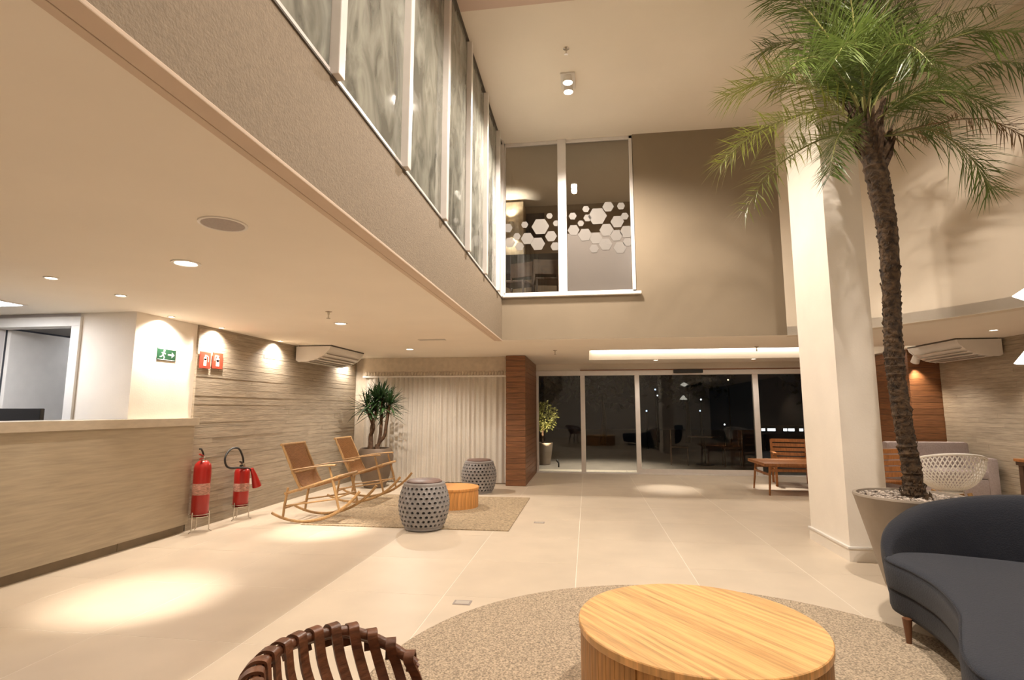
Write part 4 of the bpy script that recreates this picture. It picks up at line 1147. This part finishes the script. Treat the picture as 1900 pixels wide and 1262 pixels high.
# rib control points of each frond in metres from the foot of the palm, leaf material, leaflet length
FR = [
    ([(-0.43, -0.15, 3.974), (-0.905, -0.35, 3.799), (-1.201, -0.45, 3.624), (-1.445, -0.5, 3.383)], 'frond_lit', 0.26),
    ([(-0.375, 0.05, 4.242), (-0.642, 0.05, 4.398), (-0.939, 0.0, 4.392), (-1.229, 0.0, 4.269)], 'frond_lit', 0.28),
    ([(-0.448, -0.2, 3.715), (-0.751, -0.35, 3.549), (-1.068, -0.5, 3.29), (-1.297, -0.55, 2.959)], 'frond_lit', 0.24),
    ([(-0.362, -0.3, 3.737), (-0.591, -0.6, 3.501), (-0.708, -0.75, 3.281), (-0.759, -0.8, 3.114)], 'frond', 0.2),
    ([(-0.202, 0.1, 4.444), (-0.415, 0.15, 4.78), (-0.631, 0.2, 4.893), (-0.831, 0.2, 4.818)], 'frond', 0.3),
    ([(-0.315, -0.2, 4.358), (-0.551, -0.35, 4.649), (-0.73, -0.4, 4.83), (-0.96, -0.45, 4.865)], 'frond', 0.3),
    ([(-0.049, 0.2, 4.659), (-0.059, 0.4, 5.317), (-0.138, 0.5, 5.767), (-0.291, 0.6, 6.059)], 'frond', 0.3),
    ([(-0.204, -0.2, 4.398), (-0.259, -0.3, 4.833), (-0.364, -0.4, 5.165), (-0.52, -0.5, 5.344)], 'frond', 0.3),
    ([(0.016, 0.1, 4.584), (0.152, 0.2, 5.134), (0.266, 0.3, 5.66), (0.373, 0.4, 6.093)], 'frond', 0.3),
    ([(-0.007, -0.1, 4.371), (0.12, -0.2, 4.693), (0.235, -0.3, 4.927), (0.372, -0.4, 5.023)], 'frond', 0.3),
    ([(0.216, 0.2, 4.471), (0.642, 0.4, 4.955), (1.06, 0.5, 5.244), (1.519, 0.6, 5.372)], 'frond', 0.3),
    ([(0.043, -0.1, 4.189), (0.287, -0.3, 4.354), (0.52, -0.45, 4.388), (0.824, -0.5, 4.319)], 'frond', 0.3),
    ([(0.151, 0.0, 4.09), (0.505, -0.05, 4.256), (0.86, -0.1, 4.34), (1.242, -0.1, 4.279)], 'frond', 0.3),
    ([(0.013, -0.2, 3.909), (0.113, -0.4, 3.924), (0.257, -0.6, 3.81), (0.429, -0.7, 3.605)], 'frond', 0.26),
    ([(0.16, 0.1, 3.85), (0.624, 0.2, 3.972), (1.09, 0.3, 4.023), (1.498, 0.3, 3.755)], 'frond_b', 0.2),
    ([(0.027, -0.1, 3.733), (0.287, -0.2, 3.719), (0.485, -0.3, 3.465), (0.639, -0.3, 3.139)], 'frond', 0.26),
    ([(0.251, 0.2, 4.069), (0.564, 0.45, 4.297), (0.792, 0.6, 4.311), (0.908, 0.7, 4.16)], 'frond', 0.22),
    ([(-0.119, 0.3, 4.402), (-0.214, 0.6, 4.832), (-0.381, 0.7, 4.914), (-0.532, 0.75, 4.778)], 'frond', 0.28),
    ([(-0.275, -0.4, 4.123), (-0.5, -0.8, 4.1), (-0.718, -1.1, 3.948), (-0.891, -1.3, 3.704)], 'frond', 0.28),
    ([(-0.194, -0.4, 4.115), (-0.277, -0.8, 4.078), (-0.278, -1.05, 3.92), (-0.25, -1.2, 3.673)], 'frond', 0.28),
    ([(0.087, 0.3, 4.604), (0.324, 0.7, 5.269), (0.41, 0.95, 5.575), (0.426, 1.1, 5.623)], 'frond', 0.3),
    ([(0.219, 0.3, 4.482), (0.597, 0.6, 4.873), (0.828, 0.65, 4.944), (1.044, 0.7, 4.84)], 'frond', 0.28),
    ([(-0.374, -0.3, 4.148), (-0.688, -0.7, 4.099), (-0.947, -0.95, 3.951), (-1.159, -1.1, 3.744)], 'frond', 0.28),
    ([(-0.107, 0.0, 4.474), (-0.267, -0.1, 4.732), (-0.364, -0.15, 4.913), (-0.507, -0.2, 5.072)], 'frond', 0.28),
    ([(0.004, 0.0, 4.463), (0.191, 0.1, 4.78), (0.35, 0.15, 5.018), (0.551, 0.2, 5.173)], 'frond', 0.28),
]
for i, (ps, m, ll) in enumerate(FR):
    pts = [crown + Vector((0, 0, -0.05 + 0.004 * i))] + [Vector(q) for q in ps]
    frond(t, pts, m, ll, 105, 100 + i, rach='frond_b' if m == 'frond_b' else 'rachis')
# spear leaves in the middle
for i in range(5):
    a = 2 * PI * i / 5
    d = Vector((math.cos(a), math.sin(a), 0))
    frond(t, [crown, crown + d * 0.06 + Vector((0, 0, .35)), crown + d * .18 + Vector((0, 0, .75)), crown + d * .38 + Vector((0, 0, 1.0))], 'frond', .24, 40, 200 + i)

# ================================================================== YUCCA IN POT
t = thing('potted_yucca', 'branching yucca in a rounded brown pot before the curtain', 'potted yucca', (-3.86, 9.62, 0))
pot = MB().lathe([(0.17, 0), (0.19, 0.01), (0.26, 0.20), (0.31, 0.42), (0.325, 0.55), (0.30, 0.66), (0.275, 0.70), (0.25, 0.70), (0.25, 0.64), (0, 0.63)], 40).build('pot', 'potbrown', t, smooth=True)
MB().lathe([(0, 0.645), (0.12, 0.66), (0.255, 0.645), (0.255, 0.63), (0, 0.63)], 28).build('soil', 'soil', pot, smooth=True)
def rosette(parent, c, n, ln, seed, tilt=(0, 0)):
    rg = random.Random(seed)
    mb = MB()
    for k in range(n):
        a = rg.uniform(0, 2 * PI); el = R(rg.uniform(-35, 85)); l_ = ln * rg.uniform(0.75, 1.1)
        d = Vector((math.cos(a) * math.cos(el) + tilt[0], math.sin(a) * math.cos(el) + tilt[1], math.sin(el))).normalized()
        sd = d.cross(Vector((0, 0, 1))); sd = sd.normalized() if sd.length > .1 else Vector((1, 0, 0))
        p0 = Vector(c); wd = 0.017
        dr = Vector((0, 0, -1)) * l_ * rg.uniform(0.02, 0.22)
        p1 = p0 + d * l_ * 0.35; p2 = p0 + d * l_ * 0.75 + dr * 0.4; p3 = p0 + d * l_ + dr
        up = sd.cross(d) * 0.006
        mb.add([p0 - sd * wd * .6, p0 + sd * wd * .6, p1 - sd * wd, p1 - up, p1 + sd * wd, p2 - sd * wd * .7, p2 - up, p2 + sd * wd * .7, p3],
               [(0, 1, 4, 3), (0, 3, 2), (2, 3, 6, 5), (3, 4, 7, 6), (5, 6, 8), (6, 7, 8)])
    return mb.build('leaf_rosette', 'yucca', parent, recalc=False)
stems = [([(-0.10, 0, .64), (-0.11, 0, .9), (-0.07, 0.02, 1.1), (-0.20, 0, 1.44)], .42), ([(-0.08, .02, .64), (-0.10, 0.02, 1.05), (-0.02, 0, 1.30), (-0.02, .03, 1.56)], .42),
         ([(0.02, 0, .64), (0.07, 0, .80), (0.16, 0, 0.92), (0.20, -.02, 1.15), (0.24, 0, 1.48)], .42), ([(0.02, 0.02, .66), (0.07, 0.03, .95), (0.07, 0.05, 1.30), (0.07, .05, 1.62)], .42)]
for i, (ps, ln) in enumerate(stems):
    sm = MB().tube(catmull(ps, 5), 0.030 if i != 0 else 0.036, 9).build('stem', 'yucca_bark', t, smooth=True)
    rosette(sm, ps[-1], 60, ln, 40 + i)
    q = Vector(ps[-1]); rosette(sm, (q.x + random.uniform(-.06, .06), q.y, q.z - 0.14), 20, ln * 0.95, 60 + i)
MB().lathe([(0.05, .64), (0.055, .72), (0.035, .80)], 10, (-0.10, 0)).build('root_collar', 'yucca_bark', t, smooth=True)
MB().lathe([(0.055, .64), (0.05, .72), (0.03, .77)], 10, (0.025, 0)).build('root_collar', 'yucca_bark', t, smooth=True)

# ================================================================== RIGHT-HAND SEATING
# white lattice shell chair
t = thing('lattice_chair', 'white diamond-lattice shell chair with wooden legs', 'chair', (4.42, 7.50, 0), R(170))
def shell(u, v):
    # u across -1..1 around the back, v 0 bottom .. 1 rim
    a = u * R(112); ph = (0.16 + 0.84 * v) * PI / 2
    r = 0.375 * math.sin(ph) ** 0.85
    top = 0.47 * (0.66 + 0.34 * math.cos(a * 0.8))
    z = 0.40 + top * (1 - math.cos(ph)) ** 0.9
    return Vector((r * math.sin(a), -0.02 + r * math.cos(a) * 0.9, z))
nu = 15
fam = MB()
for s in (-1, 1):
    for k in range(-nu, nu + 1):
        pts = []
        for q in range(13):
            v = q / 12
            u = k / (nu * 0.5) * 0.5 + s * (v - 0.5) * 0.42
            if -1 <= u <= 1: pts.append(shell(u, v))
        if len(pts) > 2: fam.tube(pts, 0.0075, 5)
fam.build('lattice', 'meshwhite', t, smooth=True)
MB().tube([shell(-1 + 2 * k / 40, 1) for k in range(41)], 0.016, 8).build('rim', 'meshwhite', t, smooth=True)
MB().tube([shell(-1 + 2 * k / 40, 0.0) for k in range(41)], 0.014, 8).build('lower_ring', 'meshwhite', t, smooth=True)
for s in (-1, 1):
    MB().tube([shell(s, v / 8) for v in range(9)], 0.014, 8).build('side_rim', 'meshwhite', t, smooth=True)
MB().lathe([(0, 0.385), (0.12, 0.385), (0.13, 0.40), (0.10, 0.41), (0, 0.41)], 28).build('seat', 'meshwhite', t, smooth=True)
for sx in (-1, 1):
    for sy in (-1, 1):
        MB().tube([(sx * 0.14, sy * 0.11, 0.40), (sx * 0.24, sy * 0.19, 0.0)], [0.026, 0.018], 10).build('leg', 'rockwood', t, smooth=True)
    MB().beam((sx * 0.20, -0.16, 0.26), (sx * 0.20, 0.16, 0.26), 0.03, 0.04).build('stretcher', 'rockwood', t)
MB().beam((-0.2, 0, 0.30), (0.2, 0, 0.30), 0.04, 0.04).build('crossbar', 'rockwood', t)

# grey sofa against the right wall
t = thing('grey_sofa', 'pinkish grey low sofa behind the white lattice chair', 'sofa', (5.26, 9.15, 0))
MB().bbox(-0.62, 0.56, -0.36, 0.36, 0.14, 0.40, 0.03).build('base', 'greycush', t, smooth=True)
MB().bbox(-0.60, 0.0, -0.36, 0.20, 0.40, 0.52, 0.035).build('seat_cushion', 'greycush', t, smooth=True)
MB().bbox(0.0, 0.54, -0.36, 0.20, 0.40, 0.52, 0.035).build('seat_cushion', 'greycush', t, smooth=True)
MB().bbox(-0.62, 0.56, 0.18, 0.36, 0.40, 0.90, 0.05).build('backrest', 'greycush', t, smooth=True)
MB().bbox(0.42, 0.57, -0.38, 0.30, 0.14, 0.70, 0.04).build('armrest', 'greycush', t, smooth=True)
for x in (-0.55, 0.5):
    for y in (-0.3, 0.3):
        MB().cyl((x, y, 0), (x, y, 0.15), 0.018, 0.024, 10).build('leg', 'leg', t, smooth=True)

def slat_armchair(loc, rz, label, m='chairwood'):
    t = thing('wooden_armchair', label, 'armchair', loc, rz, 'wooden armchairs near the entrance')
    for sx in (-1, 1):
        MB().beam((sx * 0.30, -0.28, 0), (sx * 0.30, -0.28, 0.58), 0.04, 0.045, (0, 1, 0)).build('leg', m, t)
        MB().beam((sx * 0.30, 0.30, 0), (sx * 0.30, 0.36, 0.82), 0.04, 0.045, (0, 1, 0)).build('leg', m, t)
        MB().beam((sx * 0.30, -0.32, 0.59), (sx * 0.30, 0.34, 0.59), 0.06, 0.025).build('armrest', m, t)
        MB().beam((sx * 0.30, -0.28, 0.32), (sx * 0.30, 0.30, 0.32), 0.03, 0.05).build('side_rail', m, t)
    for k in range(5):
        MB().beam((-0.30, 0.315 + 0.012 * k, 0.46 + 0.085 * k), (0.30, 0.315 + 0.012 * k, 0.46 + 0.085 * k), 0.02, 0.065, (0, 0.15, 1)).build('back_slat', m, t)
    for k in range(7):
        MB().beam((-0.30, -0.26 + 0.085 * k, 0.355), (0.30, -0.26 + 0.085 * k, 0.355), 0.065, 0.02).build('seat_slat', m, t)
    return t
slat_armchair((3.78, 10.95, 0), R(-12), 'slatted orange-brown wooden armchair behind the wooden bench')
slat_armchair((4.22, 9.0, 0), R(200), 'slatted orange-brown wooden armchair behind the palm trunk')

# wooden bench table near the doors
t = thing('wooden_bench', 'long slim wooden bench near the glass doors', 'bench', (3.72, 10.02, 0))
MB().bbox(-0.85, 0.85, -0.46, 0.48, 0.47, 0.52, 0.012).build('top', 'chairwood', t, smooth=True)
for sx in (-1, 1):
    for sy in (-1, 1):
        MB().tube([(sx * 0.74, sy * 0.38, 0.47), (sx * 0.78, sy * 0.43, 0.0)], [0.022, 0.014], 10).build('leg', 'chairwood', t, smooth=True)
    MB().beam((sx * 0.76, -0.40, 0.33), (sx * 0.76, 0.40, 0.33), 0.02, 0.035).build('side_stretcher', 'chairwood', t)
MB().beam((-0.75, -0.39, 0.40), (0.75, -0.39, 0.40), 0.02, 0.045).build('apron', 'chairwood', t)
MB().beam((-0.75, 0.39, 0.40), (0.75, 0.39, 0.40), 0.02, 0.045).build('apron', 'chairwood', t)

# console on the right wall
t = thing('console_table', 'wooden console table with a dark leg at the right edge', 'console', (5.55, 7.15, 0))
MB().bbox(-0.34, 0.33, -0.45, 0.45, 0.765, 0.80, 0.006).build('top', 'chairwood', t)
MB().bbox(-0.33, 0.32, -0.43, 0.43, 0.72, 0.765, 0.004).build('apron', 'darkwood', t)
for sx, sy in ((-1, -1), (1, -1), (-1, 1), (1, 1)):
    MB().beam((0 + sx * 0.28, sy * 0.39, 0), (sx * 0.27, sy * 0.39, 0.72), 0.07, 0.07, (0, 1, 0)).build('leg', 'darkwood', t)

# two-headed floor lamp just beyond the right edge
t = thing('floor_lamp', 'white floor lamp with two glowing cone shades at the right edge', 'floor lamp', (3.615, 4.62, 0))
MB().lathe([(0, 0), (0.15, 0), (0.15, 0.015), (0.02, 0.03), (0, 0.03)], 28).build('base', 'white_plastic', t, smooth=True)
MB().cyl((0, 0, 0.02), (0, 0, 2.36), 0.012, n=10).build('pole', 'white_plastic', t, smooth=True)
for z, kind in ((2.29, 0), (1.82, 1)):
    MB().cyl((0, 0, z + 0.05), (-0.15 - 0.045 * kind, -0.02, z + 0.05), 0.008, n=8).build('arm', 'white_plastic', t, smooth=True)
    prof = [(0.0, z + 0.07), (0.03, z + 0.07), (0.135, z - 0.005), (0.03, z - 0.07), (0.0, z - 0.07)] if kind == 0 else [(0.0, z + 0.08), (0.03, z + 0.08), (0.135, z - 0.065), (0.125, z - 0.07), (0, z - 0.06)]
    MB().lathe(prof, 28, (-0.17 - 0.045 * kind, -0.02)).build('shade', 'shade_glow', t, smooth=True)

# ================================================================== OUTSIDE, NIGHT
struct(MB().box(-14, 20, YD + 0.06, 40, -0.15, -0.01).build('floor_outside', 'pave'), 'dark paving outside the glass doors')
# lit globe shrub in a planter
t = thing('globe_shrub', 'yellow-green globe shrub lit outside the left glass pane', 'shrub', (-1.17, 14.2, 0))
MB().lathe([(0.16, 0), (0.20, 0), (0.27, 0.55), (0.25, 0.55), (0.24, 0.50), (0, 0.50)], 28).build('pot', 'potbrown', t, smooth=True)
MB().cyl((0, 0, 0.48), (0, 0, 1.0), 0.03, 0.025, 8).build('stem', 'yucca_bark', t, smooth=True)
rg = random.Random(5); mb = MB()
for k in range(900):
    d = Vector((rg.gauss(0, 1), rg.gauss(0, 1), rg.gauss(0, 1))).normalized()
    p = Vector((0, 0, 1.22)) + d * 0.36 * rg.uniform(0.55, 1.08)
    a = Vector((rg.gauss(0, 1), rg.gauss(0, 1), rg.gauss(0, 1))).normalized(); b = d.cross(a).normalized()
    q = (d * 0.6 + a * 0.7).normalized()
    mb.add([p, p + q * 0.035 + b * 0.016, p + q * 0.085, p + q * 0.035 - b * 0.016], [(0, 1, 2, 3)])
o = mb.build('foliage', 'hedge', t, recalc=False)
g = thing('garden_spotlight', 'small black garden spotlight at the foot of the globe shrub', 'spotlight', (-0.72, 13.5, 0))
MB().tube([(0, 0, 0), (0, 0, 0.10), (-0.04, 0.05, 0.16)], [0.02, 0.02, 0.035], 10).build('body', 'black', g, smooth=True)
light('garden_light', 'SPOT', (-0.77, 13.57, 0.20), 220, WARM2, g, (-1.17, 14.2, 1.25), 0.03, 50, 0.5)
# porch light over the paving before the left panes
downlight((0.30, 13.6, 2.4), (0.25, 13.7, 0), 420, 100, 'porch downlight outside the left glass panes', 'porch downlights', 0.05, blend=0.8)
pc = MB().box(-2.5, 6.2, YD + 0.1, 14.6, 2.405, 2.52).build('ceiling_porch', 'ceil'); struct(pc, 'cream porch slab outside the doors')
# dark trees and street
def night_tree(x, y, h, r, seed, lab):
    t = thing('dark_tree', lab, 'tree', (x, y, 0), 0, 'dark trees across the street')
    MB().tube([(0, 0, 0), (0.05, 0, h * 0.4), (0, 0, h * 0.7)], [0.12, 0.09, 0.05], 8).build('trunk', 'darkwood', t, smooth=True)
    rg = random.Random(seed); mb = MB()
    for k in range(500):
        d = Vector((rg.gauss(0, 1), rg.gauss(0, 1), rg.gauss(0, 1))).normalized()
        p = Vector((0, 0, h)) + Vector((d.x * r, d.y * r, d.z * r * 0.7)) * rg.uniform(0.4, 1.0)
        a = Vector((rg.gauss(0, 1), rg.gauss(0, 1), rg.gauss(0, 1))).normalized(); b = d.cross(a).normalized()
        mb.add([p, p + a * 0.12 + b * 0.07, p + a * 0.28, p + a * 0.12 - b * 0.07], [(0, 1, 2, 3)])
    mb.build('crown', 'darkgreen', t, recalc=False)
night_tree(0.6, 22, 2.6, 1.9, 1, 'dark tree outside the second glass pane')
night_tree(4.2, 24, 3.0, 2.2, 2, 'dark tree outside behind the street lamps')
night_tree(-1.6, 19, 2.3, 1.5, 3, 'dark tree outside behind the globe shrub')
night_tree(9.2, 22, 2.8, 2.0, 4, 'dark tree outside toward the right')
def street_lamp(x, y, z, m, lab):
    t = thing('street_lamp', lab, 'street lamp', (x, y, 0), 0, 'street lamps beyond the doors')
    MB().tube([(0, 0, 0), (0, 0, z - 0.06)], [0.035, 0.025], 8).build('post', 'black', t, smooth=True)
    MB().sphere((0, 0, z), 0.03, 10).build('lamp', m, t, smooth=True)
for x, y, z, m, lab in ((1.65, 19, 2.55, 'star_w', 'street lamp with a white globe near the sliding door post'), (2.55, 21, 2.15, 'star_b', 'bluish street lamp at the left of the sliding door'),
                        (3.0, 24, 2.0, 'star_w', 'pale street lamp beside the bluish one'), (4.0, 20, 1.75, 'star_w', 'low white street lamp in the middle of the sliding door'), (4.35, 22, 1.35, 'star_b', 'lower bluish street lamp in the middle of the sliding door'),
                        (5.0, 21, 0.85, 'star_w', 'knee-high white lamp seen through the sliding door'), (2.1, 20, 1.35, 'star_b', 'low bluish lamp near the sliding door edge'), (5.7, 23, 2.6, 'star_y', 'warm high street lamp at the right of the sliding door')):
    street_lamp(x, y, z, m, lab)
# lit sign band far right: short bright strips
sb = thing('lit_sign', 'row of small white lit letters far outside on the right', 'sign', (6.6, 20, 0))
MB().box(-0.7, 1.5, 0.0, 0.06, 0.55, 0.85).build('board', 'black', sb)
for px in (-0.03,):
    MB().cyl((-0.5, 0.03, 0), (-0.5, 0.03, 0.55), 0.03, n=8).build('post', 'black', sb); MB().cyl((1.3, 0.03, 0), (1.3, 0.03, 0.55), 0.03, n=8).build('post', 'black', sb)
mb = MB()
for k, (a, b) in enumerate(((-0.62, -0.50), (-0.42, -0.16), (0.10, 0.22), (0.26, 0.46), (0.62, 0.74), (0.80, 0.95), (1.10, 1.22))):
    MB().box(a, b, -0.01, 0.0, 0.66, 0.75).build('lit_block', 'star_w', sb)
# terrace furniture seen dimly
def terrace_table(x, y, lab):
    t = thing('terrace_table', lab, 'table', (x, y, 0), 0, 'dark terrace furniture')
    MB().lathe([(0, 0.70), (0.40, 0.70), (0.40, 0.73), (0, 0.73)], 28).build('top', 'darkwood', t)
    MB().cyl((0, 0, 0), (0, 0, 0.70), 0.03, n=10).build('pole', 'black', t, smooth=True)
    MB().lathe([(0, 0), (0.24, 0), (0.22, 0.02), (0, 0.03)], 24).build('foot', 'black', t)
terrace_table(2.95, 14.6, 'round dark terrace table outside the sliding door')
simple_chair((2.35, 14.7, -0.01), R(80), 'dark terrace chair left of the round terrace table', 'dark terrace chairs')
simple_chair((3.6, 14.5, -0.01), R(-95), 'dark terrace chair right of the round terrace table', 'dark terrace chairs')
